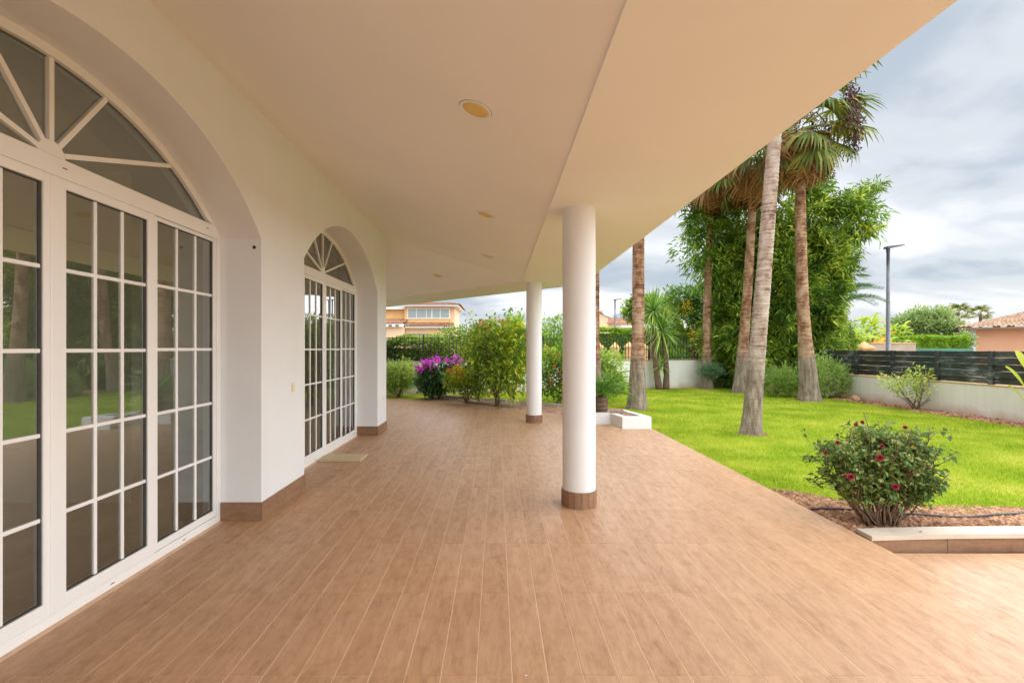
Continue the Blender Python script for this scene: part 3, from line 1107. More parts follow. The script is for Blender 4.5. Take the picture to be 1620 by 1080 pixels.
wall = MB()
ZT = CEIL_W + 0.05
for X, flip in ((WX, False), (WBACK, True)):
    def q(ya, za, yb, zb, yc, zc, yd, zd):
        f = (0, 1, 2, 3)
        wall.add([(X - HO.x, ya - HO.y, za), (X - HO.x, yb - HO.y, zb), (X - HO.x, yc - HO.y, zc), (X - HO.x, yd - HO.y, zd)], [f[::-1] if flip else f])
    edges = [-6.0]
    for c, hw in OPEN:
        edges += [c - hw, c + hw]
    edges.append(WALL_END)
    for i in range(0, len(edges), 2):
        q(edges[i], -.02, edges[i + 1], -.02, edges[i + 1], ZT, edges[i], ZT)
    for c, hw in OPEN:
        pts = arc(c, hw, ARC_R)
        for (ya, za), (yb, zb) in zip(pts[:-1], pts[1:]):
            q(ya, za, yb, zb, yb, ZT, ya, ZT)
wall_o = wall
for c, hw in OPEN:
    pts = [(c - hw, -0.02)] + arc(c, hw, ARC_R) + [(c + hw, -0.02)]
    n = len(pts)
    v = [(0, y - HO.y, z) for y, z in pts] + [(WBACK - WX, y - HO.y, z) for y, z in pts]
    f = [(i, i + 1, n + i + 1, n + i) for i in range(n - 1)]
    wall.add(v, f)
# end of the wall and its 45 degree return round the corner
ce = Vector((0, WALL_END - HO.y, 0))
dd = Vector((-CH, CH, 0)) * 6.5
wall.add([ce + Vector((0, 0, -.02)), ce + dd + Vector((0, 0, -.02)), ce + dd + Vector((0, 0, ZT)), ce + Vector((0, 0, ZT))], [(0, 1, 2, 3)])
wo = wall.build('wall', 'plaster', house)
autosmooth(wo, 25)

# porch ceiling: slopes from the wall down to the eave soffit, turns 45 degrees at the corner
vi = (XI, 8.59)
vo = (XO, 10.75 - XO)
LE = 7.0
pw_, pi_, po_ = Vector((WX - .01, WALL_END)), Vector(vi), Vector(vo)
d45 = Vector((-CH, CH))
cm = MB()


def L3(p, z):
    return (p[0] - HO.x, p[1] - HO.y, z)


cm.add([L3((WX - .01, -6), CEIL_W), L3(pw_, CEIL_W), L3(pi_, SOF + .012), L3((XI, -6), SOF + .012)], [(3, 2, 1, 0)])
pw2 = pw_ + d45 * LE
pi2 = pi_ + d45 * LE
po2 = po_ + d45 * LE
cm.add([L3(pw_, CEIL_W), L3(pw2, CEIL_W), L3(pi2, SOF + .012), L3(pi_, SOF + .012)], [(3, 2, 1, 0)])
cm.build('ceiling', 'ceiling', house)
sm = MB()
sm.add([L3((XI, -6), SOF), L3(pi_, SOF), L3(po_, SOF), L3((XO, -6), SOF)], [(3, 2, 1, 0)])
sm.add([L3(pi_, SOF), L3(pi2, SOF), L3(po2, SOF), L3(po_, SOF)], [(3, 2, 1, 0)])
# the small lip between ceiling and soffit
sm.add([L3((XI, -6), SOF), L3(pi_, SOF), L3(pi_, SOF + .03), L3((XI, -6), SOF + .03)], [(0, 1, 2, 3)])
sm.add([L3(pi_, SOF), L3(pi2, SOF), L3(pi2, SOF + .03), L3(pi_, SOF + .03)], [(0, 1, 2, 3)])
# fascia
FT = SOF + 0.28
sm.add([L3((XO, -6), SOF), L3(po_, SOF), L3(po_, FT), L3((XO, -6), FT)], [(0, 1, 2, 3)])
sm.add([L3(po_, SOF), L3(po2, SOF), L3(po2, FT), L3(po_, FT)], [(0, 1, 2, 3)])
sm.build('soffit', 'ceiling', house)
rf = MB()
RT = 4.2
rf.add([L3((XO + .05, -6), FT), L3((XO + .05, vo[1]), FT), L3(pw_ + Vector((-2, 0)), RT), L3((WX - 2, -6), RT)], [(0, 1, 2, 3)])
rf.add([L3((XO + .05, vo[1]), FT), L3(po2 + Vector((.03, .03)), FT), L3(pw2 + Vector((-2, 0)), RT), L3(pw_ + Vector((-2, 0)), RT)], [(0, 1, 2, 3)])
rf.add([L3((WX - 2, -6), RT), L3(pw_ + Vector((-2, 0)), RT), L3(pw2 + Vector((-2, 0)), RT), L3((-7.6, 12), RT), L3((-7.6, -6), RT)], [(0, 1, 2, 3, 4)])
rf.build('roof', 'roof_tile', house)

# room behind the doors
ri = MB()
RX0, RX1, RY0, RY1, RZ = -7.2, WBACK + .002, -6.0, 7.9, 2.95
# back wall, with unseen openings added to let more light into the rooms
for ya_, yb_, za_, zb_ in ((RY0, -4.5, 0, RZ), (3.6, 4.6, 0, RZ), (7.6, RY1, 0, RZ), (-4.5, 3.6, 2.55, RZ), (-4.5, 3.6, 0, .2), (4.6, 7.6, 2.55, RZ), (4.6, 7.6, 0, .2)):
    ri.add([L3((RX0, ya_), za_), L3((RX0, yb_), za_), L3((RX0, yb_), zb_), L3((RX0, ya_), zb_)], [(0, 1, 2, 3)])
# end wall behind the camera with a wide unseen opening added to light the room
for xa_, xb_, za_, zb_ in ((RX0, RX0 + .5, 0, RZ), (RX1 - .5, RX1, 0, RZ), (RX0 + .5, RX1 - .5, 2.5, RZ), (RX0 + .5, RX1 - .5, 0, .3)):
    ri.add([L3((xa_, RY0), za_), L3((xb_, RY0), za_), L3((xb_, RY0), zb_), L3((xa_, RY0), zb_)], [(3, 2, 1, 0)])
ri.add([L3((RX0, RY1), 0), L3((RX1, RY1), 0), L3((RX1, RY1), RZ), L3((RX0, RY1), RZ)], [(0, 1, 2, 3)])
ri.add([L3((RX0, RY0), RZ), L3((RX1, RY0), RZ), L3((RX1, RY1), RZ), L3((RX0, RY1), RZ)], [(0, 1, 2, 3)])
# partition between the two rooms
ri.add([L3((RX0, 4.2), 0), L3((RX1 - .9, 4.2), 0), L3((RX1 - .9, 4.2), RZ), L3((RX0, 4.2), RZ)], [(0, 1, 2, 3)])
ri.build('room_wall', 'room_wall', house)
obj('light_opening_pane', [L3((RX0 + .5, RY0), .3), L3((RX1 - .5, RY0), .3), L3((RX1 - .5, RY0), 2.5), L3((RX0 + .5, RY0), 2.5)], [(0, 1, 2, 3)], 'glass', house)  # glass in the unseen opening added to brighten the room
rfl = MB()
rfl.add([L3((RX0, RY0), 0.004), L3((DXP - .09, RY0), 0.004), L3((DXP - .09, RY1), 0.004), L3((RX0, RY1), 0.004)], [(0, 1, 2, 3)])
rfl.build('room_floor', 'room_floor', house)

# skirting tiles
SK = 0.147


def skirt_run(a, b_, nrm, n):
    a, b_, nrm = Vector((*a, 0)), Vector((*b_, 0)), Vector((*nrm, 0))
    for i in range(n):
        p, q_ = a.lerp(b_, i / n), a.lerp(b_, (i + 1) / n)
        d = (q_ - p).normalized() * 0.0012
        p, q_ = p + d - HO, q_ - d - HO
        v = []
        for z in (0.001, SK):
            v += [(p.x, p.y, z), (q_.x, q_.y, z), (q_.x + nrm.x, q_.y + nrm.y, z), (p.x + nrm.x, p.y + nrm.y, z)]
        obj('skirting_tile', v, [(4, 5, 6, 7), (0, 1, 5, 4), (1, 2, 6, 5), (2, 3, 7, 6), (3, 0, 4, 7)], 'skirt', house)


T = 0.011
y1a, y1b = OPEN[0][0] + OPEN[0][1], OPEN[1][0] - OPEN[1][1]
y2a = OPEN[1][0] + OPEN[1][1]
skirt_run((WX, y1a - T), (WX, y1b + T), (T, 0), 2)
skirt_run((DXP + .002, y1a), (WX - .001, y1a), (0, -T), 1)
skirt_run((DXP + .002, y1b), (WX - .001, y1b), (0, T), 1)
skirt_run((WX, y2a - T), (WX, WALL_END), (T, 0), 1)
skirt_run((DXP + .002, y2a), (WX - .001, y2a), (0, -T), 1)
skirt_run((WX, -4), (WX, OPEN[0][0] - OPEN[0][1] + T), (T, 0), 7)


# ------------------------------------------------------------------ glazed doors
def glazed_door(c, hw, label):
    t_ = thing('glazed_door', label, 'door', (DXP, c, 0), 'arched glazed doors of the house')
    Z0, ZL0, ZL1, ZTR, ZG = 0.0, 0.055, 2.245, 2.245, 2.345
    # outer frame: sill, jambs, transom, mullions, arch ring
    fr = MB()
    fr.box((-.07, -hw + .001, 0.0005), (.0, hw - .001, ZL0), .004)
    fr.box((-.07, -hw + .001, ZTR), (0.0, hw - .001, ZG), .004)
    fr.box((-.07, -hw + .001, ZL0), (0, -hw + .05, ZTR), .004)
    fr.box((-.07, hw - .05, ZL0), (0, hw - .001, ZTR), .004)
    n = 36
    hin = hw - 0.03
    ring = []
    for i in range(n + 1):
        y = -hw + .001 + (2 * hw - .002) * i / n
        zo = ARC_Z + math.sqrt((ARC_R - .001) ** 2 - y * y)
        yi_ = y * (ARC_R - .05) / ARC_R
        zi_ = max(ZG, ARC_Z + math.sqrt((ARC_R - .05) ** 2 - yi_ * yi_))
        ring.append((y, max(zo, ZG), yi_, zi_))
    v, f = [], []
    for y, zo, yi_, zi_ in ring:
        v += [(0, y, zo), (0, yi_, zi_), (-.07, yi_, zi_), (-.07, y, zo)]
    for i in range(n):
        a, b_ = i * 4, i * 4 + 4
        f += [(a, b_, b_ + 1, a + 1), (a + 1, b_ + 1, b_ + 2, a + 2), (a + 2, b_ + 2, b_ + 3, a + 3)]
    fr.add(v, f)
    fo = fr.build('frame', 'pvc', t_)
    # drain slots in the sill and transom
    for k, (yy, zz) in enumerate(((-.95, .028), (-.28, .028), (.36, .028), (.98, .028), (.06, 2.30), (1.25, 2.30))):
        MB().box((0.0002, yy - .013, zz - .003), (0.0012, yy + .013, zz + .003)).build('drain_slot', 'seal', fo)
    # four leaves: fixed, opening, opening, fixed
    w = (2 * hw - 0.10) / 4
    for k in range(4):
        ya = -hw + .05 + k * w
        yb = ya + w
        opening = k in (1, 2)
        px_ = 0.012 if opening else 0.0
        g = 0.0035
        fw = 0.058 if opening else 0.036
        a, b_ = ya + g, yb - g
        if k == 1:
            b_ -= 0.0
        z0, z1 = ZL0 + .004, ZL1 - .004
        lf = MB()
        X0, X1 = -.058 + px_, -.004 + px_
        lf.box((X0, a, z0), (X1, a + fw, z1), .003)
        lf.box((X0, b_ - fw, z0), (X1, b_, z1), .003)
        lf.box((X0, a + fw, z0), (X1, b_ - fw, z0 + fw + .014), .003)
        lf.box((X0, a + fw, z1 - fw + .01), (X1, b_ - fw, z1), .003)
        leaf = lf.build('door_leaf', 'pvc', t_)
        gy0, gy1, gz0, gz1 = a + fw, b_ - fw, z0 + fw + .014, z1 - fw + .01
        # thin black seal round the glass, glazing bars, panes
        sl = MB()
        for (p, q_) in (((gy0, gz0), (gy0 + .004, gz1)), ((gy1 - .004, gz0), (gy1, gz1)), ((gy0 + .004, gz0), (gy1 - .004, gz0 + .004)), ((gy0 + .004, gz1 - .004), (gy1 - .004, gz1))):
            sl.box((X1 - .030, p[0], p[1]), (X1 - .010, q_[0], q_[1]))
        sl.build('seal', 'seal', leaf)
        nc, nr = 3, 5
        bw = 0.021
        cw, rh = (gy1 - gy0) / nc, (gz1 - gz0) / nr
        for i in range(1, nc):
            MB().box((X1 - .032, gy0 + i * cw - bw / 2, gz0 + .004), (X1 - .010, gy0 + i * cw + bw / 2, gz1 - .004), .003).build('glazing_bar', 'pvc', leaf)
        for j in range(1, nr):
            for i in range(nc):
                ya_, yb_ = gy0 + i * cw + (bw / 2 if i else .004), gy0 + (i + 1) * cw - (bw / 2 if i < nc - 1 else .004)
                MB().box((X1 - .031, ya_, gz0 + j * rh - bw / 2), (X1 - .0105, yb_, gz0 + j * rh + bw / 2), .003).build('glazing_bar', 'pvc', leaf)
        for i in range(nc):
            for j in range(nr):
                ya_, yb_ = gy0 + i * cw + bw * .3, gy0 + (i + 1) * cw - bw * .3
                za_, zb_ = gz0 + j * rh + bw * .3, gz0 + (j + 1) * rh - bw * .3
                tl = trnd.uniform(-.0005, .0005)
                obj('pane', [(X1 - .020 + tl, ya_, za_), (X1 - .020, yb_, za_), (X1 - .020 - tl, yb_, zb_), (X1 - .020, ya_, zb_)], [(0, 1, 2, 3)], 'glass', leaf)
        # inner sash edge, a step that shows through the glass
    # meeting strip between the opening leaves
    MB().box((-.002, -.030, ZL0 + .006), (.016, .022, ZL1 - .006), .003).build('meeting_strip', 'pvc', t_)
    # fanlight
    angs = [18, 54, 90, 126, 162]
    hub = MB()
    hp = [(0, ZG + .001)] + [(0.075 * math.cos(R(a)), ZG + .001 + 0.075 * math.sin(R(a))) for a in range(0, 181, 12)]
    nh = len(hp)
    hub.add([(-.012, y, z) for y, z in hp] + [(-.030, y, z) for y, z in hp], [tuple(range(nh))] + [(i, (i + 1) % nh, nh + (i + 1) % nh, nh + i) for i in range(nh)])
    ho = hub.build('fanlight_hub', 'pvc', t_)

    def ray_len(a):
        ca, sa = math.cos(a), math.sin(a)
        rr = ARC_R - .05
        k = (ZG - ARC_Z)
        B = k * sa
        return -B + math.sqrt(B * B - k * k + rr * rr)
    for a in angs:
        a = R(a)
        L_ = ray_len(a) - .002
        ca, sa = math.cos(a), math.sin(a)
        y0, z0 = .073 * ca, ZG + .073 * sa
        y1, z1 = L_ * ca, ZG + L_ * sa
        s_, c_ = -sa * .013, ca * .013
        v = []
        for x in (-.010, -.040):
            v += [(x, y0 + s_, z0 + c_), (x, y0 - s_, z0 - c_), (x, y1 - s_, z1 - c_), (x, y1 + s_, z1 + c_)]
        obj('fanlight_spoke', v, [(0, 1, 2, 3), (0, 4, 5, 1), (1, 5, 6, 2), (2, 6, 7, 3), (3, 7, 4, 0)], 'pvc', ho)
    bounds = [0] + angs + [180]
    for a0, a1 in zip(bounds[:-1], bounds[1:]):
        v = [(-.031, 0, ZG)]
        for i in range(9):
            a = R(a0 + (a1 - a0) * i / 8)
            L_ = min(ray_len(a), 3) + .004
            y_, z_ = L_ * math.cos(a), ZG + L_ * math.sin(a)
            y_ = max(-hw + .02, min(hw - .02, y_))
            v.append((-.031, y_, z_))
        obj('fanlight_pane', v, [tuple(range(len(v)))], 'glass', t_)
    # black seal line under the arch
    sl = MB()
    v, f = [], []
    for i in range(n + 1):
        y = -hin + .06 + (2 * hin - .12) * i / n
        for rr in (ARC_R - .0505, ARC_R - .057):
            k = rr / ARC_R
            z = ARC_Z + math.sqrt(max(rr * rr - (y * k) ** 2, 0))
            v.append((-.026, y * k, max(z, ZG)))
    for i in range(n):
        f.append((2 * i, 2 * i + 2, 2 * i + 3, 2 * i + 1))
    sl.add(v, f)
    sl.build('seal', 'seal', t_)
    return t_


glazed_door(*OPEN[0], 'large white arched glazed door with fanlight nearest the camera at left')
glazed_door(*OPEN[1], 'smaller-looking white arched glazed door with fanlight farther along, behind the doormat')

# curtains and furniture inside
cu = thing('curtain', 'pale linen curtain hanging behind the farther arched door', 'curtain', (DXP - 0.26, 6.2, 0.02))
for (ya, yb) in ((-1.35, -.2), (.25, 1.3)):
    v, f = [], []
    n = 90
    for i in range(n + 1):
        u = i / n
        y = ya + (yb - ya) * u
        x = 0.035 * math.sin(u * 60) + .012 * math.sin(u * 23)
        v += [(x, y, 0), (x * .8, y, 2.6)]
    for i in range(n):
        f.append((2 * i, 2 * i + 2, 2 * i + 3, 2 * i + 1))
    obj('drape', v, f, 'curtain', cu, True)
MB().tube([(0, -1.45, 2.62), (0, 1.4, 2.62)], .012, 8).build('rail', 'iron', cu)
cb = thing('low_cabinet', 'low dark cabinet standing inside the room behind the near glazed door', 'cabinet', (-6.9, 3.2, 0.004))
MB().box((-.2, -.9, .08), (.25, .9, .75), .01).build('body', 'cabinet', cb)
for k in range(3):
    MB().box((.2505, -.88 + k * .6, .1), (.268, -.31 + k * .6, .73), .004).build('cabinet_door', 'cabinet', cb)
wr = thing('hanging_cable', 'short dark cable hanging from the room ceiling behind the near fanlight', 'cable', (-3.4, 3.05, 2.95))
MB().tube([(0, 0, 0), (.01, 0, -.08), (-.01, .012, -.16), (.004, .0, -.22), (-.012, -.02, -.27)], .007, 6).build('wire', 'seal', wr, True)

# small things on the wall
def plate(name, label, cat, y, z, w=.055, h=.085):
    t_ = thing(name, label, cat, (WX, y, z))
    MB().box((.0005, -w / 2, -h / 2), (.009, w / 2, h / 2), .003).build('cover_plate', 'ivory', t_)
    MB().box((.0092, -w * .33, -h * .36), (.0135, w * .33, h * .36), .002).build('rocker', 'ivory', t_)


plate('light_switch', 'ivory light switch on the white pillar between the two doors', 'switch', 4.36, 1.02)
plate('light_switch', 'ivory switch plate low on the far white pillar past the second door', 'switch', 7.78, .555, .06, .075)
st = thing('door_stop', 'small dark stud high on the white reveal beside the near door', 'stud', (-1.945, y1a, 2.19))
MB().lathe([(.012, 0), (.014, .006), (.009, .012), (.004, .014)], 12).build('stud_head', 'iron', st)
st.rotation_euler = (R(90), 0, 0)

mt = thing('doormat', 'worn coir doormat lying in front of the farther glazed door', 'doormat', (-1.93, 5.92, 0.001))
m_ = MB().box((-.26, -.19, 0), (.27, .19, .016), .006)
m_.build('mat_body', 'mat', mt)
MB().box((-.235, -.165, .0162), (.245, .165, .019), .001).build('pile', 'mat', mt)


# ------------------------------------------------------------------ columns
def column(x, y, label):
    t_ = thing('column', label, 'column', (x, y, 0), 'round porch columns')
    prof = [(.1445, 0.02)] + [(.1445 - .0006 * math.sin(i), .1 + i * .12) for i in range(20)] + [(.1445, SOF - .012), (.150, SOF - .004), (.150, SOF + .02)]
    prof = [p for i, p in enumerate(prof) if p[1] < SOF - .012 or i > 20]
    autosmooth(MB().lathe(prof, 48).build('shaft', 'plaster', t_), 40)
    n = 16
    g = 0.012
    for k in range(n):
        a0, a1 = 2 * math.pi * k / n + g, 2 * math.pi * (k + 1) / n - g
        v = []
        for z in (.001, .142):
            for rr in (.146, .1565):
                for a in (a0, (a0 + a1) / 2, a1):
                    k2 = rr if a != (a0 + a1) / 2 else rr * math.cos((a1 - a0) / 2)
                    v.append((k2 * math.cos(a), k2 * math.sin(a), z))
        f = [(3, 4, 10, 9), (4, 5, 11, 10), (9, 10, 7, 6), (10, 11, 8, 7), (0, 3, 9, 6), (5, 2, 8, 11)]
        obj('base_tile', v, f, 'skirt', t_)
    MB().lathe([(.1495, 0.0005), (.1495, .139)], 40).build('base_grout', 'cap', t_)
    return t_


column(.729, 4.18, 'thick white round column with brown tiled foot nearest the camera')
column(.70, 8.86, 'more distant white round column with brown tiled foot beside the flower bed')

# ------------------------------------------------------------------ recessed ceiling lights
def ceil_z(x, y):
    za = CEIL_W - (CEIL_W - SOF - .012) / (XI - WX) * (x - WX)
    zb = SOF + .012 + (CEIL_W - SOF - .012) / (9.05 - 6.16) * (9.05 - x - y)
    return za, zb


def downlight(x, y, label, far=False):
    za, zb = ceil_z(x, y)
    t_ = thing('recessed_light', label, 'ceiling light', (x, y, zb if far else za), 'recessed ceiling lights of the porch')
    kA = (CEIL_W - SOF - .012) / (XI - WX)
    kB = (CEIL_W - SOF - .012) / 2.89
    nrm = Vector((kB, kB, 1)) if far else Vector((kA, 0, 1))
    t_.rotation_euler = nrm.to_track_quat('Z', 'Y').to_euler()
    autosmooth(MB().lathe([(.098, .004), (.098, -.004), (.094, -.007), (.082, -.007), (.078, -.003), (.078, .004)], 40).build('trim_ring', 'pvc', t_), 30)
    MB().lathe([(.1005, .002), (.1005, -.0012), (.0982, -.0012)], 40).build('gap_shade_ring', 'seal', t_)  # dark ring stands in for the shade in a gap round the trim
    MB().lathe([(.0775, .003), (.0775, -.0035), (.05, -.0045), (.01, -.005)], 36).build('diffuser', 'amber', t_, True)


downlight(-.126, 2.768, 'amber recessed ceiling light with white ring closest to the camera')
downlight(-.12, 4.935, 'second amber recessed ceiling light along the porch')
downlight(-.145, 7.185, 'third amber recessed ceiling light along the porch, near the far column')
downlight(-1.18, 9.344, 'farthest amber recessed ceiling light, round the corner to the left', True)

# ------------------------------------------------------------------ garden walls, railing, fence
A, B = Vector((-8.0, 12.85, 0)), Vector((9.85, 17.5, 0))
wd = (B - A).normalized()
wang = math.atan2(wd.y, wd.x)
WL = (B - A).length
bw_ = thing('garden_wall', 'low white rendered wall closing the back of the garden', 'wall', A, rz=wang)
MB().box((0, 0, -.06), (WL, .2, .955)).build('wall_body', 'garden_wall', bw_)
MB().box((-.01, -.015, .956), (WL, .215, .985), .006).build('coping', 'grey_stone', bw_)
rl = thing('railing', 'dark iron railing with thin upright bars on the back garden wall', 'railing', A, rz=wang)
bar = mesh_from('bar', *(lambda m: (m.v, m.f))(MB().box((-.008, -.008, 0), (.008, .008, .74))), 'iron')
nb = int(WL / .115)
for i in range(nb):
    x = .1 + i * .115
    wx = A.x + wd.x * x
    if wx < -4.5:
        continue
    if i % 17 == 0:
        MB().box((x - .022, .078, .985), (x + .022, .122, 1.80), .003).build('post', 'iron', rl)
        continue
    o = bpy.data.objects.new('bar', bar)
    o.location = (x, .1, 1.0)
    link(o, rl)
for z in (1.06, 1.68):
    MB().box((3.2, .091, z), (WL - .02, .109, z + .022)).build('rail', 'iron', rl)

rw = thing('garden_wall', 'white rendered wall with earth stains below the black fence at right', 'wall', (9.85, 3, 0))
MB().box((0, -6, -.06), (.2, 14.3, .63)).build('wall_body', 'garden_wall', rw)
MB().box((-.012, -6, .631), (.21, 14.3, .655), .005).build('coping', 'stone', rw)
fe = thing('board_fence', 'weathered black horizontal board fence standing on the right garden wall', 'fence', (9.95, 3, .656))
posts = [y - 3 for y in (4.55, 5.80, 7.05, 8.27, 9.47, 10.62, 11.82, 13.02, 14.2, 15.4, 16.6)]
for y in posts:
    MB().box((-.05, y - .035, .0), (.05, y + .035, .675), .006).build('post', 'board', fe)
frnd = random.Random(5)
for ya, yb in zip(posts[:-1], posts[1:]):
    for k in range(5):
        z = .012 + k * .132
        off = -.030 if k % 2 else .010
        bow = frnd.uniform(.002, .010) * (-1 if k % 2 else 1)
        v, f = [], []
        n = 6
        for i in range(n + 1):
            u = i / n
            y = ya + .037 + (yb - ya - .074) * u
            x = off + bow * math.sin(math.pi * u)
            dz = frnd.uniform(-.004, .004)
            v += [(x - .009, y, z + dz), (x + .009, y, z + dz), (x + .009, y, z + .126 + dz), (x - .009, y, z + .126 + dz)]
        for i in range(n):
            a = i * 4
            for e_ in range(4):
                f.append((a + e_, a + (e_ + 1) % 4, a + 4 + (e_ + 1) % 4, a + 4 + e_))
        f += [(0, 3, 2, 1), (n * 4, n * 4 + 1, n * 4 + 2, n * 4 + 3)]
        obj('board', v, f, 'board', fe)

# ------------------------------------------------------------------ palms
def frond_mesh(name, mat, seed, pet=.75, rad=.85, droop=.55, nl=26, spread=112, fold=.25):
    rr = random.Random(seed)
    mb = MB()
    mb.tube([(0, 0, 0), (pet * .5, 0, .05), (pet, 0, .02)], [.022, .016, .012], 5)
    for i in range(nl):
        a = R(-spread + 2 * spread * i / (nl - 1)) + rr.uniform(-.04, .04)
        L_ = rad * (.72 + .28 * math.cos(a * .8)) * rr.uniform(.85, 1.08)
        d = Vector((math.cos(a), math.sin(a), 0))
        s = Vector((-math.sin(a), math.cos(a), 0))
        lift = -fold * abs(math.sin(a)) * .6
        p0 = Vector((pet, 0, .02))
        w = .034
        dr = droop * rr.uniform(.7, 1.4)
        v = []
        for u, ww in ((0, .25), (.35, 1), (.65, .9), (.86, .5), (1, .04)):
            z = lift * u - dr * max(0, u - .45) ** 1.6 * 1.4
            p = p0 + d * (L_ * u * (1 - .25 * dr * max(0, u - .5))) + Vector((0, 0, z * L_))
            zz = .012 if i % 2 else -.012
            v += [p + s * w * ww + Vector((0, 0, zz * (u < .7))), p - s * w * ww - Vector((0, 0, zz * (u < .7)))]
        mb.add(v, [(2 * k, 2 * k + 1, 2 * k + 3, 2 * k + 2) for k in range(4)])
    return mesh_from(name, mb.v, mb.f, mat)


GREEN = [frond_mesh('frond', 'frond', s, .8 + .1 * (s % 2), .85, .5 + .12 * s) for s in range(4)]
DEAD = [frond_mesh('dry_frond', 'dead_frond', 10 + s, .55, .85, 1.0, 20, 70, .5) for s in range(3)]
TR_MATS = {}


def palm(label, base, top, r_base, r_mid, r_top, seed, split=1.1, ngreen=26, ndead=22, seeds=0, scale=1.0, pale=False, el0=-38, el1=74, group='tall fan palms on the lawn', grow=1.15):
    rr = random.Random(seed)
    base, top = Vector(base), Vector(top)
    t_ = thing('palm_tree', label, 'palm tree', base, group)
    key = '%.1f%s' % (split, pale)
    if key not in TR_MATS:
        M['palm%s' % key] = palm_trunk_mat('palm_trunk_%s' % key, split, [(0.40, (0.11, 0.06, 0.038)), (0.48, (0.33, 0.24, 0.18)), (0.58, (0.50, 0.42, 0.35))] if pale else [(0.40, (0.075, 0.036, 0.022)), (0.50, (0.26, 0.13, 0.07)), (0.60, (0.45, 0.31, 0.21))])
        TR_MATS[key] = 'palm%s' % key
    H = top - base
    n = int(H.z / .035)
    v, f = [], []
    S = 20
    ph = [rr.uniform(0, 6.28) for _ in range(6)]
    bend = Vector((rr.uniform(-1, 1), rr.uniform(-1, 1), 0)) * .06
    for i in range(n + 1):
        u = i / n
        z = H.z * u
        # foot flares, grey swollen part, then a constant ringed shaft
        if z < .35:
            r_ = r_base + (r_base * .82 - r_base) * (z / .35)
        elif z < split + .5:
            k = (z - .35) / (split + .15)
            r_ = r_base * .82 + (r_mid - r_base * .82) * k
        else:
            k = (z - split - .5) / max(.1, H.z - split - .5)
            r_ = r_mid + (r_top - r_mid) * k
        ringy = .0045 * ((i % 2) * 2 - 1) if z > split * .75 else .002 * math.sin(i * 1.1)
        if z > split and rr.random() < .22:
            ringy += rr.uniform(-.008, .005)
        c = H * u + bend * math.sin(math.pi * u)
        for k in range(S):
            a = 2 * math.pi * k / S
            wob = 1 + .045 * math.sin(2 * a + ph[0]) + .03 * math.sin(3 * a + ph[1] + z) + .02 * math.sin(5 * a + ph[2] + z * 2)
            if z < .3:
                wob += .05 * math.sin(4 * a + ph[3]) * (1 - z / .3)
            q_ = (r_ + ringy * r_mid / .2 * (1 + .5 * math.sin(a * 3 + i))) * wob
            v.append((c.x + q_ * math.cos(a), c.y + q_ * math.sin(a), z - (.04 if i == 0 else 0)))
    for i in range(n):
        for k in range(S):
            k2 = (k + 1) % S
            f.append((i * S + k, i * S + k2, (i + 1) * S + k2, (i + 1) * S + k))
    obj('trunk', v, f, TR_MATS[key], t_, True)
    ct = H + Vector((0, 0, .0))
    for i in range(ngreen):
        u = i / max(1, ngreen - 1)
        elv = R(el0 + (el1 - el0) * u ** .8 + rr.uniform(-10, 10))
        az = i * 2.39996 + rr.uniform(-.25, .25)
        o = bpy.data.objects.new('frond', GREEN[i % 4])
        sc = scale * rr.uniform(.9, 1.15)
        o.scale = (sc, sc, sc)
        o.location = ct + Vector((math.cos(az) * .12, math.sin(az) * .12, (.25 + .5 * u) * scale))
        o.rotation_euler = Euler((rr.uniform(-.35, .35), -elv, az), 'XYZ')
        link(o, t_)
    for i in range(ndead):
        u = i / max(1, ndead - 1)
        elv = R(-84 + 52 * u + rr.uniform(-8, 8))
        az = i * 2.39996 + 1.1 + rr.uniform(-.3, .3)
        o = bpy.data.objects.new('dry_frond', DEAD[i % 3])
        sc = scale * rr.uniform(.8, 1.1)
        o.scale = (sc, sc, sc)
        o.location = ct + Vector((math.cos(az) * .17, math.sin(az) * .17, (.12 + .3 * u) * scale))
        o.rotation_euler = Euler((rr.uniform(-.5, .5), -elv, az), 'XYZ')
        link(o, t_)
    for i in range(seeds):
        az = R(-70 + i * 22)
        d = Vector((math.cos(az), math.sin(az), 0))
        mb = MB()
        out = rr.uniform(.95, 1.3)
        hz = rr.uniform(-.35, .5)
        pts = [ct + Vector((0, 0, .7)), ct + d * out * .55 + Vector((0, 0, 1.25 + hz)), ct + d * out + Vector((0, 0, .95 + hz)), ct + d * (out + .1) + Vector((0, 0, .35 + hz)), ct + d * (out + .06) + Vector((0, 0, -rr.uniform(.15, .5) + hz))]
        mb.tube(pts, [.02, .018, .014, .010, .004], 5)
        for k in range(300):
            s_ = rr.uniform(1.6, 3.98)
            i0 = int(s_)
            p = pts[i0].lerp(pts[i0 + 1], s_ - i0)
            p = p + Vector((rr.gauss(0, .07), rr.gauss(0, .07), rr.gauss(0, .05)))
            q_ = Vector((rr.uniform(-1, 1), rr.uniform(-1, 1), rr.uniform(-1.4, .2))) * .07
            mb.add([p, p + q_ + Vector((.015, 0, 0)), p + q_ * 1.2 + Vector((0, .02, -.01)), p + q_ * .6 + Vector((-.02, 0, .01))], [(0, 1, 2), (0, 2, 3), (0, 3, 1)])
        mb.build('seed_stalk', 'seed', t_)
    return t_


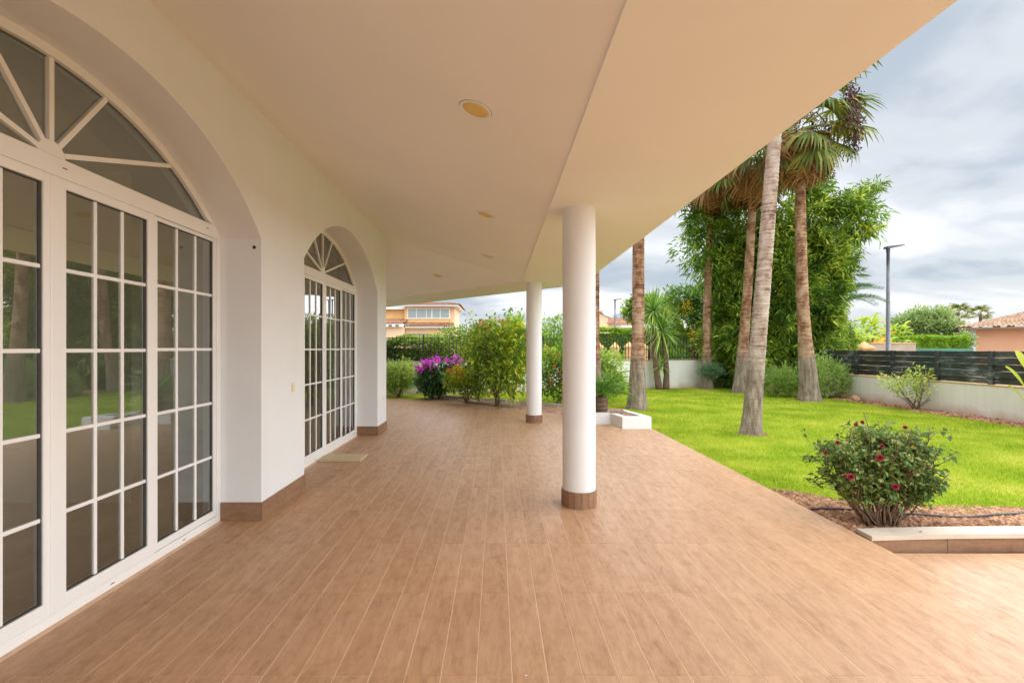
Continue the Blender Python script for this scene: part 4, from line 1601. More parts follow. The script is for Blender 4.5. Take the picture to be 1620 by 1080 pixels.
palm('stout grey-footed palm leaning right, nearest on the lawn', (4.17, 7.72, -.02), (4.76, 7.85, 6.6), .175, .120, .095, 1, 1.25, 24, 14, pale=True)
palm('palm with mottled peeling foot just right of the near column', (3.26, 10.95, -.02), (3.28, 11.0, 7.0), .25, .145, .125, 2, 1.15, 22, 14)
palm('palm with shaggy brown skirt and dark hanging seed stalks', (8.30, 12.5, -.02), (8.06, 12.5, 6.75), .28, .150, .108, 3, 1.25, 26, 40, 7, .92, el0=-66, el1=40)
palm('palm leaning right just left of the nearest lawn palm, in front of the bamboo', (7.62, 14.8, -.02), (8.15, 14.9, 6.95), .23, .145, .10, 4, 1.2, 26, 30, el0=-65, el1=60)
palm('palm with a small round bush tied at its foot by the back wall', (7.22, 16.2, -.02), (7.44, 16.3, 7.0), .225, .135, .10, 5, 1.1, 24, 26)
palm('palm trunk half hidden behind the near column', (2.34, 11.3, -.02), (2.32, 11.3, 7.0), .25, .14, .12, 6, 1.1, 20, 12)

for (x, y, r_) in ((4.17, 7.72, .25), (3.26, 10.95, .33), (8.30, 12.5, .36), (7.62, 14.8, .33)):
    rr = random.Random(int(x * 100))
    sheet('bare_soil', [(x + r_ * rr.uniform(.8, 1.2) * math.cos(a * .35), y + r_ * rr.uniform(.8, 1.2) * math.sin(a * .35)) for a in range(18)], -.0165, 'soil')

# ------------------------------------------------------------------ bamboo and shrubs
def rel(px, py, Y, base):
    return at(px, py, Y) - Vector(base)


bb = Vector((9.3, 15.9, -.02))


def lobe(px, py, Y, rx, ry, rz, base, w=1.0):
    p = at(px, py, Y) - base
    return (p.x, p.y, p.z, rx, ry, rz, w)


bl = [lobe(1180, 520, 16.2, 1.2, .9, 1.6, bb), lobe(1240, 470, 15.8, 1.2, 1.1, 2.4, bb), lobe(1288, 480, 15.6, .85, 1.0, 1.9, bb),
      lobe(1212, 390, 16.2, .9, .9, 1.5, bb), lobe(1284, 345, 15.8, .55, .8, 1.4, bb), lobe(1308, 405, 15.6, .75, .8, .9, bb),
      lobe(1336, 325, 15.4, .66, .5, .36, bb), lobe(1378, 297, 15.3, .34, .3, .13, bb, 1.5), lobe(1158, 430, 16.5, .8, .8, 1.9, bb),
      lobe(1285, 565, 15.2, .7, .8, .9, bb), lobe(1232, 570, 15.7, 1.15, .8, .9, bb), lobe(1328, 425, 15.4, .42, .5, .55, bb), lobe(1175, 590, 16.6, .9, .6, .7, bb), lobe(1352, 365, 15.4, .35, .4, .3, bb)]
bam = thing('bamboo_clump', 'tall dense green bamboo clump behind the palms in the garden corner', 'bamboo', bb)
P, D = lobe_points(bl, 12500, rng, .55, .36)
P2, D2 = clustered(P, D, 5, .07, rng)
D2[:, 2] -= .08
n = len(P2)
Ls = .22 * (1 + rng.uniform(-.4, .4, n))
leaves_obj('crown', P2, D2, Ls, .23 * Ls, 'bamboo_leaf', bam, rng, lance=True, droop=.15)
# thin sprays at the left and along the top, where the sky shows through
bl2 = [lobe(1120, 390, 16.5, .85, .6, 1.6, bb), lobe(1150, 320, 16.5, .5, .5, .9, bb), lobe(1100, 350, 16.5, .35, .4, .5, bb), lobe(1360, 350, 15.4, .5, .5, .9, bb), lobe(1288, 290, 15.8, .3, .4, .8, bb)]
P, D = lobe_points(bl2, 1150, rng, .35, .35)
P2, D2 = clustered(P, D, 5, .09, rng)
D2[:, 2] -= .3
n = len(P2)
Ls = .22 * (1 + rng.uniform(-.4, .4, n))
leaves_obj('sprays', P2, D2, Ls, .19 * Ls, 'olive_leaf', bam, rng, lance=True, droop=.3)
brnd = random.Random(12)
for k in range(26):
    l = (bl + bl2)[k % (len(bl) + 5)]
    b0 = Vector((brnd.uniform(-1.3, 1.3), brnd.uniform(-.4, .5), -.03))
    tp = Vector((l[0] + brnd.uniform(-.3, .3), l[1], l[2] + l[5] * .8))
    pts = [b0.lerp(tp, u) + Vector((0, 0, .5 * math.sin(math.pi * u) * (tp - b0).length * .06)) for u in [i / 8 for i in range(9)]]
    mb = MB()
    mb.tube(pts, [.028 - .0027 * i for i in range(9)], 6)
    mb.build('culm', 'stem_green', bam, True)

for k, (px, py, s) in enumerate([(1222, 614, .22), (1236, 610, .16), (1200, 618, .13), (1262, 613, .2), (1333, 624, .15), (1352, 628, .13)]):
    Y = 1028 / (py + 4 - 551)
    X = (px - VX) * Y / FPX
    lab = ['large ochre rock at the foot of the bamboo, left of the row', 'upright ochre rock second from left beneath the bamboo', 'small ochre rock beside the leaning palm foot', 'ochre rock under the bamboo closest to the right palm',
           'ochre rock at the foot of the right wall by the rosemary bush', 'smallest ochre stone lying in the wall bed'][k]
    t_ = thing('rock', lab, 'rock', (X, Y, -.03), 'ochre rocks in the garden corner')
    rr = random.Random(k)
    v, f = [], []
    nr, ns = 6, 9
    for i in range(nr + 1):
        th = math.pi * .5 * i / nr
        for j in range(ns):
            a = 2 * math.pi * j / ns
            q_ = s * (1 + .25 * math.sin(a * 2 + k) + .15 * math.sin(a * 3 + i) + rr.uniform(-.07, .07))
            v.append((q_ * 1.2 * math.cos(a) * math.cos(th), q_ * math.sin(a) * math.cos(th), s * 1.15 * math.sin(th) * (1 + rr.uniform(-.05, .05))))
    for i in range(nr):
        for j in range(ns):
            j2 = (j + 1) % ns
            f.append((i * ns + j, i * ns + j2, (i + 1) * ns + j2, (i + 1) * ns + j))
    obj('stone', v, f, 'rock', t_)

# rosemary-like bush by the right palm
shrub('green_bush', 'bushy feathery green shrub right of the shaggy palm foot', 'shrub', (9.15, 13.3, -.02),
      [(0, 0, .62, .62, .5, .55), (.35, -.05, .5, .45, .4, .45), (-.4, .0, .4, .45, .4, .4)], 900, 7, .11, .016, 'rosemary_leaf', rng, .06, 9, .012, lance=True, droop=.05, updir=.6)
shrub('green_bush', 'darker feathery bush between the leaning palm and the shaggy palm', 'shrub', (8.0, 13.6, -.02),
      [(0, 0, .35, .4, .35, .35), (.3, 0, .5, .35, .3, .35)], 500, 7, .11, .016, 'rosemary_leaf', rng, .06, 7, .01, lance=True, droop=.05, updir=.6)
# round bush tied to a palm foot
shrub('round_bush', 'small clipped round bush wrapped round a palm trunk', 'shrub', (7.24, 15.95, 0.40),
      [(0, 0, .22, .36, .34, .2), (.1, 0, .27, .28, .3, .17)], 700, 6, .05, .02, 'succulent_leaf', rng, .03, 6, .01, shell=.75)

# sparse pale shrub before the right wall
shrub('pale_shrub', 'sparse pale yellow-green shrub with bare stems before the black fence', 'shrub', (9.55, 10.75, -.02),
      [(-.42, 0, .62, .32, .25, .2), (.05, 0, .78, .28, .25, .2), (.42, 0, .62, .28, .25, .22), (-.15, 0, .5, .4, .3, .2), (.5, 0, .4, .2, .2, .15)], 170, 4, .085, .036, 'pale_leaf', rng, .05, 12, .011, shell=.3, updir=.5)

# broad yellow-green leaves at the right edge of the picture
sl = thing('broadleaf_plant', 'yellow-green broad-leaved plant cut by the right edge of the picture', 'plant', (9.24, 8.15, -.02))
for k, (dx, dz, L_, tw) in enumerate([(-.16, 1.35, .75, .2), (-.27, 1.0, .7, .5), (.1, 1.5, .8, -.3), (-.24, .62, .6, .7), (.2, 1.1, .7, -.6)]):
    mb = MB()
    mb.tube([(.1, 0, 0), (.1 + dx * .3, 0, dz * .5), (dx * .6 + .05, 0, dz * .72)], [.02, .015, .011], 6)
    n = 10
    v, f = [], []
    for i in range(n + 1):
        u = i / n
        c = Vector((dx * .6 + .05 + dx * u * 1.0, .05 * u, dz * .72 + L_ * u * .75 - .25 * u * u * L_))
        w = .10 * math.sin(math.pi * min(1, u * .93 + .05)) ** .7
        s = Vector((math.cos(tw), math.sin(tw), 0))
        v += [c - s * w + Vector((0, 0, .03)), c, c + s * w + Vector((0, 0, .03))]
    for i in range(n):
        a = i * 3
        f += [(a, a + 1, a + 4, a + 3), (a + 1, a + 2, a + 5, a + 4)]
    mb.add(v, f)
    mb.build('leaf', 'yellow_leaf', sl, True)

# rose bush in the foreground
rb = Vector((3.06, 3.74, -.015))
rose = thing('rose_bush', 'rose bush with small leaves and dark red roses beside the terrace step', 'shrub', rb)
crnd = random.Random(31)
LP, LD = [], []
for k in range(64):
    a = crnd.uniform(-1, 1)
    fan = a * abs(a) ** .25
    s0 = Vector((fan * .10 + crnd.uniform(-.02, .02), crnd.uniform(-.05, .05), -.01))
    ez = crnd.uniform(.48, .74) + .16 * crnd.random() ** 3 - .16 * abs(fan) ** 2.5
    e_ = Vector((fan * crnd.uniform(.28, .41) - .01, crnd.uniform(-.28, .28), ez))
    mb = MB()
    pts = []
    for i in range(9):
        u = i / 8
        p = s0.lerp(e_, u)
        p.x += (e_.x - s0.x) * .30 * math.sin(math.pi * u) * crnd.uniform(.7, 1.2)
        p += Vector((crnd.uniform(-.012, .012), crnd.uniform(-.012, .012), 0))
        pts.append(p)
    mb.tube(pts, [.0078 - .0006 * i for i in range(9)], 6)
    twigs = [pts[3:]]
    for q_ in range(6):
        p = pts[crnd.randint(2, 7)]
        tp = p + Vector((crnd.uniform(-.14, .14), crnd.uniform(-.14, .14), crnd.uniform(.0, .15)))
        tw = [p.lerp(tp, u / 4) + Vector((crnd.uniform(-.008, .008), 0, 0)) for u in range(5)]
        mb.tube(tw, [.0032, .0028, .0024, .002, .0014], 5)
        twigs.append(tw)
    mb.build('cane', 'bark', rose, True)
    for tw in twigs:
        for q_ in range(6):
            i0 = crnd.randint(0, len(tw) - 2)
            p = tw[i0].lerp(tw[i0 + 1], crnd.random())
            if p.z < .17 + .12 * crnd.random():
                continue
            d = Vector((crnd.gauss(0, 1), crnd.gauss(0, 1), crnd.gauss(.25, .6))).normalized()
            # a rose leaf: five leaflets along a short stalk
            for m_ in range(5):
                LP.append(p + d * (.012 + .014 * m_) + Vector((crnd.gauss(0, .008), crnd.gauss(0, .008), crnd.gauss(0, .006))))
                LD.append(d + Vector((crnd.gauss(0, .7), crnd.gauss(0, .7), crnd.gauss(0, .5))))
P2, D2 = np.array(LP), np.array(LD)
n = len(P2)
Ls = .037 * (1 + rng.uniform(-.5, .5, n))
leaves_obj('crown', P2, D2, Ls, .62 * Ls, 'rose_leaf', rose, rng, droop=.25)


def bloom_mesh(seed, s=.028):
    rr = random.Random(seed)
    mb = MB()
    for ring, (nn, el_, L_) in enumerate([(5, 15, 1.0), (5, 40, .9), (4, 65, .75), (3, 80, .6)]):
        for k in range(nn):
            a = 2 * math.pi * k / nn + ring * .6
            e_ = R(el_)
            d = Vector((math.cos(a) * math.cos(e_), math.sin(a) * math.cos(e_), math.sin(e_)))
            sd = Vector((-math.sin(a), math.cos(a), 0))
            w = .62 * s * L_
            p1, p2 = d * s * L_ * .55, d * s * L_ + Vector((0, 0, -.1 * s))
            mb.add([(0, 0, 0), p1 + sd * w, p2 + sd * w * .6, p2 - sd * w * .6, p1 - sd * w], [(0, 1, 2, 3, 4)])
    return mesh_from('rose_bloom', mb.v, mb.f, 'petal_red')


BL = [bloom_mesh(s) for s in range(2)]
for k, (px, py, Y) in enumerate([(1392, 724, 3.50), (1346, 754, 3.50), (1416, 770, 3.50), (1437, 747, 3.52), (1325, 700, 3.55), (1395, 705, 3.52), (1354, 672, 3.62), (1364, 668, 3.62),
                                 (1466, 735, 3.55), (1432, 676, 3.62), (1337, 753, 3.5), (1306, 716, 3.6)]):
    o = bpy.data.objects.new('rose_bloom', BL[k % 2])
    o.location = at(px, py, Y) - rb
    sc = .95 if k < 3 else .62
    o.scale = (sc, sc, sc)
    o.rotation_euler = (R(60) + crnd.uniform(-.4, .4), crnd.uniform(-.4, .4), crnd.uniform(-.5, .5))
    link(o, rose)

# irrigation hose
hs = thing('drip_hose', 'black drip irrigation hose lying across the rose bed', 'hose', (3.2, 3.95, 0))
pts = []
for i in range(30):
    x = -.5 + i * .13
    pts.append((x, .06 * math.sin(i * .5) + (.10 if x < 0 else 0) * (-x * 2) - .045 * (x > 0) * math.exp(-((x - .1) ** 2) * 3), .0 + .006 * math.sin(i * 1.3)))
MB().tube(pts, .0085, 7).build('tube', 'hose', hs, True)

# fallen petals and scraps
def scrap(name, label, cat, x, y, z, s, mat):
    rr = random.Random(int(x * 1000 + y * 77))
    v = []
    for k in range(6):
        a = k * math.pi / 3
        q_ = s * rr.uniform(.6, 1.1)
        v.append((q_ * math.cos(a), q_ * .7 * math.sin(a), rr.uniform(.001, s * .35)))
    o = obj(name, v + [(0, 0, s * .1)], [(i, (i + 1) % 6, 6) for i in range(6)], mat)
    o.location = (x, y, z)
    return tag(o, label, cat)


scrap('fallen_petal', 'fallen red rose petal on the mulch left of the rose bush', 'petal', 2.80, 3.80, -.004, .022, 'petal_red')
scrap('fallen_petal', 'fallen red rose petal on the cream kerb', 'petal', 3.17, 3.52, .011, .014, 'petal_red')
scrap('paper_scrap', 'scrap of white paper on the lower terrace at the right edge', 'scrap', 2.775, 2.46, LZ + .004, .03, 'paper')
scrap('paper_crumb', 'tiny white crumb on the terrace tiles near the camera', 'scrap', .123, 1.985, .002, .008, 'paper')

# cycad in the planter
cyc = thing('cycad', 'small cycad with arching feathery fronds in the white planter', 'cycad', (1.98, 8.98, .14))
v, f = [], []
n, S = 9, 14
for i in range(n + 1):
    u = i / n
    r_ = .115 + .025 * math.sin(math.pi * u) + (.008 if i % 2 else -.006)
    for k in range(S):
        a = 2 * math.pi * (k + .5 * (i % 2)) / S
        v.append((r_ * math.cos(a), r_ * math.sin(a), -.02 + .34 * u))
for i in range(n):
    for k in range(S):
        k2 = (k + 1) % S
        f.append((i * S + k, i * S + k2, (i + 1) * S + k2, (i + 1) * S + k))
f.append(tuple(range(n * S, n * S + S)))
obj('trunk', v, f, 'bark', cyc)


def pinnate(seed, L_=.75, nl=24, ll=.13, arch=.42, lw=.010):
    rr = random.Random(seed)
    mb = MB()
    pts = [Vector((L_ * u, 0, arch * L_ * (u * 1.3 - u * u * 1.55))) for u in [i / 8 for i in range(9)]]
    mb.tube(pts, [.008 - .0007 * i for i in range(9)], 5)
    for i in range(nl):
        u = .14 + .86 * i / (nl - 1)
        p = Vector((L_ * u, 0, arch * L_ * (u * 1.3 - u * u * 1.55)))
        l2 = ll * math.sin(math.pi * (.12 + .80 * u)) ** .6
        for s in (-1, 1):
            d = Vector((.62, s, .35 + rr.uniform(-.1, .1))).normalized()
            e_ = p + d * l2 + Vector((0, 0, -.02))
            q_ = Vector((lw, 0, 0))
            mb.add([p - q_ * .7, p + q_ * .7, p + d * l2 * .6 + q_ * .8, e_, p + d * l2 * .6 - q_ * .8], [(0, 1, 2, 3, 4)])
    return mesh_from('frond', mb.v, mb.f, 'cycad_leaf')


PN = [pinnate(s) for s in range(3)]
for i in range(24):
    o = bpy.data.objects.new('frond', PN[i % 3])
    az = i * 2.39996
    o.location = (0, 0, .30)
    sc = random.uniform(.8, 1.05)
    o.scale = (sc, sc, sc)
    o.rotation_euler = Euler((random.uniform(-.2, .2), -R(2 + 52 * (i / 24)), az), 'XYZ')
    link(o, cyc)


# yucca with two trunks against the back wall
def sword_head(name, seed, L_, nl, mat, parent, loc):
    rr = random.Random(seed)
    mb = MB()
    for i in range(nl):
        u = i / nl
        el_ = R(-55 + 140 * u + rr.uniform(-8, 8))
        az = i * 2.39996 + rr.uniform(-.2, .2)
        l2 = L_ * rr.uniform(.8, 1.1)
        d = Vector((math.cos(az) * math.cos(el_), math.sin(az) * math.cos(el_), math.sin(el_)))
        s = Vector((-math.sin(az), math.cos(az), 0))
        v = []
        for q_, w in ((0, .018), (.35, .024), (.75, .016), (1, .001)):
            p = d * l2 * q_ - Vector((0, 0, .10 * q_ * q_ * l2 * (1 + (el_ < .3))))
            v += [p + s * w, p - s * w]
        mb.add(v, [(2 * k, 2 * k + 1, 2 * k + 3, 2 * k + 2) for k in range(3)])
    o = mb.build(name, mat, parent)
    o.location = loc
    return o


yb = Vector((5.60, 15.9, -.02))
yu = thing('yucca', 'twin-trunked yucca with spiky leaf heads against the back wall', 'yucca', yb)
for k, (bx, tip, L_) in enumerate([(-.12, (1034, 492), .95), (.12, (1047, 522), .98), (.05, (1046, 578), .5)]):
    tp = at(tip[0], tip[1], 15.9) - yb
    mb = MB()
    pts = [Vector((bx, 0, -.03)).lerp(tp, u) + Vector((.06 * math.sin(u * 3) * (-1 if k == 0 else 1), 0, 0)) for u in [i / 10 for i in range(11)]]
    if k < 2:
        mb.tube(pts, [.11 - .005 * i + (.008 if i % 2 else 0) for i in range(11)], 9)
        mb.build('trunk', 'bark', yu, True)
    sword_head('leaf_head', 40 + k, L_, 120 if k < 2 else 45, 'yucca_leaf', yu, tp)

# shrubs and flowers of the bed
shrub('oleander', 'loose pale green oleander before the back wall at far left', 'shrub', (-2.85, 13.6, -.02),
      [(0, 0, .55, .5, .35, .4), (-.4, 0, .5, .4, .3, .4), (.35, 0, .6, .35, .3, .3), (.1, 0, .85, .4, .3, .22)], 520, 6, .13, .026, 'willow_leaf', rng, .06, 10, .014, lance=True, updir=.5, shell=.4)
bo = shrub('bougainvillea', 'dark-leaved bougainvillea topped with magenta flowers', 'shrub', (-1.55, 12.95, -.01),
           [(0, 0, .55, .55, .45, .38), (-.25, -.05, .45, .42, .4, .32), (.35, 0, .62, .4, .35, .3)], 900, 5, .085, .055, 'dark_leaf', rng, .05, 6, .016, updir=.0, shell=.6)
P, D = lobe_points([(-.34, -.1, .96, .17, .2, .12), (-.50, -.1, .84, .12, .2, .07), (-.08, -.05, 1.08, .09, .15, .07), (.16, -.05, 1.06, .08, .15, .06), (.46, -.05, 1.06, .15, .2, .13), (.66, 0, .88, .07, .1, .05), (-.2, -.1, .84, .12, .2, .06), (.3, -.1, .94, .1, .1, .05)], 150, rng, .5, .6)
P2, D2 = clustered(P, D, 5, .03, rng)
leaves_obj('blossom', P2, D2, .06, .055, 'bougain', bo, rng)
sb_ = shrub('flowering_shrub', 'yellowish low shrub with orange flowers between bougainvillea and lemon tree', 'shrub', (-.78, 11.95, -.01),
            [(0, 0, .5, .42, .35, .3), (-.3, 0, .62, .3, .3, .25), (.35, 0, .45, .35, .3, .28), (.05, 0, .78, .3, .25, .2)], 560, 5, .075, .042, 'citrus_leaf', rng, .05, 7, .016, shell=.4)
P, D = lobe_points([(-.25, -.2, .85, .3, .2, .1), (.15, -.25, .8, .15, .1, .06)], 32, rng, .5, .3)
P2, D2 = clustered(P, D, 4, .025, rng)
leaves_obj('blossom', P2, D2, .05, .045, 'orange_bract', sb_, rng)
le = shrub('lemon_tree', 'small lemon tree with yellowing leaves in front of the far column', 'tree', (.03, 11.25, -.01),
           [(-.1, 0, 1.35, .62, .55, .75), (.3, 0, 1.2, .5, .5, .7), (.25, 0, 1.85, .42, .4, .35), (-.45, 0, 1.3, .42, .4, .65), (.1, -.1, .75, .6, .45, .4), (-.3, 0, 1.95, .2, .2, .14), (.6, 0, 1.55, .3, .3, .4)],
           950, 5, .115, .052, 'citrus_leaf', rng, .075, 5, .03, shell=.34, updir=.05, rough=.42)
shrub('hibiscus', 'reddish flowering hibiscus hedge behind the far column, right side', 'shrub', (1.55, 11.9, -.01),
      [(0, 0, .75, .45, .4, .65), (.4, .1, .6, .4, .35, .5), (-.4, 0, .8, .4, .35, .65), (.1, 0, 1.2, .35, .3, .3)], 900, 5, .08, .045, 'olive_leaf', rng, .06, 6, .018, shell=.45)
hb = bpy.data.objects['hibiscus']
P, D = lobe_points([(0, -.2, .85, .5, .2, .55), (.3, -.2, .6, .3, .2, .4)], 60, rng, .6, .3)
P2, D2 = clustered(P, D, 4, .03, rng)
leaves_obj('blossom', P2, D2, .06, .05, 'orange_bract', hb, rng)
rbv = shrub('red_bougainvillea', 'climbing bougainvillea with crimson flowers behind the lemon tree', 'shrub', (.45, 12.9, -.02),
            [(0, 0, 1.3, .55, .35, .8), (-.6, 0, 1.45, .5, .35, .7), (.4, 0, 1.1, .4, .3, .8)], 700, 5, .085, .05, 'olive_leaf', rng, .06, 5, .02, shell=.5)
P, D = lobe_points([(.42, -.35, 1.25, .14, .1, .5), (-.15, -.3, 1.95, .2, .15, .12), (-.8, -.3, 1.95, .22, .15, .12), (.35, -.3, 1.75, .2, .1, .2), (-.3, -.35, 1.6, .3, .1, .2)], 130, rng, .6, .3)
P2, D2 = clustered(P, D, 5, .03, rng)
leaves_obj('blossom', P2, D2, .06, .055, 'red_bract', rbv, rng)
shrub('yellow_shrub', 'light yellow-green shrub behind the near column and cycad', 'shrub', (2.75, 12.0, -.02),
      [(0, 0, .7, .4, .3, .5), (.2, 0, 1.05, .28, .25, .3), (-.2, 0, 1.1, .3, .25, .3), (.3, 0, .5, .3, .3, .3)], 620, 5, .08, .042, 'willow_leaf', rng, .05, 6, .015, shell=.45)


# hedges behind the wall
def hedge(name, label, poly_a, poly_b, depth, z0, z1, n, L_, W_, mat, r, rough=.12, group=None):
    """clipped hedge along a line; leaves fill its outer skin"""
    a, b_ = Vector((*poly_a, 0)), Vector((*poly_b, 0))
    d = (b_ - a)
    ln = d.length
    t_ = thing(name, label, 'hedge', a, group, math.atan2(d.y, d.x))
    x = r.random(n) * ln
    side = r.random(n)
    y = np.where(side < .62, -depth / 2 + np.abs(r.normal(size=n)) * .09, (r.random(n) - .5) * depth)
    z = np.where(side < .62, z0 + (z1 - z0) * r.random(n), z1 - np.abs(r.normal(size=n)) * .09)
    bump_ = rough * (np.sin(x * 2.3 + z * 1.7) + np.sin(x * 5.1 + 1.3 + z * 3.0) * .6)
    y = y - bump_ * (side < .62)
    z = z + bump_ * (side >= .62)
    P = np.stack([x, y, z], 1) + r.normal(size=(n, 3)) * .03
    D = np.stack([r.normal(size=n) * .6, np.where(side < .62, -1, r.normal(size=n) * .6), np.where(side < .62, .4, 1.0)], 1) + r.normal(size=(n, 3)) * .5
    leaves_obj('foliage', P, D, L_ * (1 + r.uniform(-.35, .35, n)), W_, mat, t_, r)
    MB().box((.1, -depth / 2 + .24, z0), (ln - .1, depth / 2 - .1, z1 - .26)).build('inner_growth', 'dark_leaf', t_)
    return t_


hedge('hedge', 'low mixed hedge behind the railing at far left', (-4.6, 14.9), (-1.6, 15.6), .9, .1, 1.66, 11000, .095, .055, 'bright_hedge', rng, .10)
P = bpy.data.objects['hedge']
shrub('tall_bush', 'dense rounded dark green bush behind the wall left of the lemon tree', 'shrub', (-1.2, 16.1, -.2),
      [(0, 0, 1.4, 1.0, .7, .85), (-.7, 0, 1.2, .6, .6, .75), (.8, 0, 1.45, .7, .6, .85), (1.6, 0, 1.5, .8, .6, .8)], 2800, 5, .09, .055, 'bright_hedge', rng, .07, 5, .03, shell=.75)
shrub('tall_bush', 'bright green upright bush behind the wall between the two columns', 'shrub', (2.1, 16.9, -.2),
      [(0, 0, 1.5, .9, .6, 1.1), (.5, 0, 1.3, .7, .6, .9), (-.5, 0, 1.2, .7, .6, 1.0), (.2, 0, 2.4, .35, .3, .35)], 1700, 5, .10, .04, 'cypress_leaf', rng, .07, 5, .03, shell=.7)

# ------------------------------------------------------------------ beyond the garden
def tree_from_px(name, label, Y, trunk_px, lobes_px, nclus, per, L_, W_, mat, r, group=None, ry=None, shell=.5, lance=False, droop=.15, sr=.09, stems=6, gz=-.28, updir=.1, rough=.25):
    """tree at depth Y; lobes given as pixel centre and pixel radii"""
    X = (trunk_px - VX) * Y / FPX
    base = Vector((X, Y, gz))
    k = Y / FPX
    lobes = []
    for (px, py, rx, rz) in lobes_px:
        p = at(px, py, Y) - base
        lobes.append((p.x, p.y, p.z, rx * k, (ry or rx * k * .8), rz * k))
    t_ = thing(name, label, 'tree', base, group)
    P, D = lobe_points(lobes, nclus, r, shell, rough)
    P2, D2 = clustered(P, D, per, L_ * .5, r)
    D2[:, 2] += updir
    n = len(P2)
    Ls = L_ * (1 + r.uniform(-.35, .35, n))
    leaves_obj('crown', P2, D2, Ls, W_ * Ls / L_, mat, t_, r, lance=lance, droop=droop)
    mb = MB()
    rnd = random.Random(int(X * 13))
    fork = Vector((rnd.uniform(-.1, .1), 0, max(.5, lobes[0][2] * .5)))
    branch_tree(mb, (0, 0, -.05), fork, sr, sr * .8, rnd, sr * .4)
    for q_ in range(stems):
        l = lobes[q_ % len(lobes)]
        branch_tree(mb, fork, (l[0] + rnd.uniform(-.4, .4) * l[3], l[1], l[2] + rnd.uniform(0, .5) * l[5]), sr * .6, sr * .12, rnd, sr)
    mb.build('trunk', 'bark', t_, True)
    return t_


tr = tree_from_px('flowering_tree', 'loose dark-leaved tree with yellow blossom left of the bamboo', 18.6, 1098, [(1085, 500, 30, 32), (1110, 480, 25, 34), (1075, 470, 26, 16), (1120, 530, 24, 30), (1068, 535, 22, 20), (1140, 470, 26, 50), (1150, 540, 26, 26)],
                  1500, 5, .15, .07, 'olive_leaf', rng, shell=.45)
Pb = np.array([at(px, py, 18.0) - Vector(tr.location) for px, py in ((1083, 487), (1089, 484), (1097, 528), (1103, 533), (1095, 536), (1108, 525))])
P2, D2 = clustered(np.repeat(Pb, 7, 0) + rng.normal(size=(42, 3)) * .1, rng.normal(size=(42, 3)), 4, .05, rng)
leaves_obj('blossom', P2, D2, .09, .06, 'yellow_bract', tr, rng)
tree_from_px('round_tree', 'light green rounded tree behind the yucca', 30, 1030, [(1030, 490, 34, 20), (1005, 492, 18, 17), (1052, 500, 22, 18), (1020, 478, 20, 10)], 1300, 5, .22, .12, 'hedge_leaf', rng, shell=.65)
tree_from_px('round_tree', 'green shrubby tree right of the bamboo above the black fence', 19, 1345, [(1330, 528, 14, 22), (1322, 498, 12, 24), (1345, 542, 10, 10)], 520, 5, .14, .05, 'bamboo_leaf', rng, shell=.5)
tree_from_px('pale_tree', 'pale feathery tree behind the street lamp', 42, 1470, [(1470, 518, 40, 16), (1440, 512, 24, 14), (1492, 516, 16, 12), (1475, 500, 24, 10), (1425, 520, 18, 12), (1455, 498, 8, 10), (1490, 496, 8, 9)],
             1500, 5, .34, .12, 'grey_tree_leaf', rng, shell=.45, updir=.8)
tree_from_px('pale_tree', 'small green tree beside the salmon house gable', 36, 1528, [(1528, 540, 8, 12), (1522, 536, 6, 8)], 160, 5, .25, .1, 'grey_tree_leaf', rng)


# bananas and yellowing palms behind the fence
def broad_clump(name, label, Y, px, top_py, n, mat, seed, L_=1.5, w=.2, gz=-.28):
    rr = random.Random(seed)
    X = (px - VX) * Y / FPX
    t_ = thing(name, label, 'plant', (X, Y, gz))
    Ht = at(px, top_py, Y).z - gz
    mb = MB()
    for k in range(3):
        mb.tube([(k * .25 - .25, 0, -.05), (k * .3 - .3, 0, Ht * .55)], [.09, .06], 7)
    mb.build('stem', 'stem_green', t_, True)
    for i in range(n):
        az = i * 2.39996 + rr.uniform(-.3, .3)
        el_ = R(rr.uniform(5, 78))
        l2 = L_ * rr.uniform(.7, 1.1)
        d = Vector((math.cos(az) * math.cos(el_), math.sin(az) * math.cos(el_), math.sin(el_)))
        s = Vector((-math.sin(az), math.cos(az), 0))
        p0 = Vector((rr.uniform(-.35, .35), rr.uniform(-.2, .2), Ht * rr.uniform(.45, .78)))
        v, f = [], []
        m2 = 8
        for k in range(m2 + 1):
            u = k / m2
            c = p0 + d * l2 * u - Vector((0, 0, .45 * l2 * u * u))
            ww = w * math.sin(math.pi * (.06 + .9 * u)) ** .8 * rr.uniform(.8, 1.1)
            v += [c - s * ww - Vector((0, 0, .06)), c, c + s * ww - Vector((0, 0, .06))]
        for k in range(m2):
            a = k * 3
            f += [(a, a + 1, a + 4, a + 3), (a + 1, a + 2, a + 5, a + 4)]
        obj('leaf', v, f, mat, t_)
    return t_


broad_clump('banana_plant', 'green banana clump behind the fence left of the street lamp', 24, 1372, 482, 44, 'banana_leaf', 3, 1.25, .085)
broad_clump('banana_plant', 'small orange-leaved clump just left of the street lamp', 23, 1396, 494, 15, 'orange_leaf', 4, .95, .09)
broad_clump('banana_plant', 'yellow-green leafy clump right of the street lamp', 25, 1418, 494, 34, 'banana_leaf', 5, 1.1, .075)
broad_clump('banana_plant', 'green broad-leaved clump nearest the bamboo above the fence', 22, 1350, 500, 40, 'banana_leaf', 6, 1.15, .075)

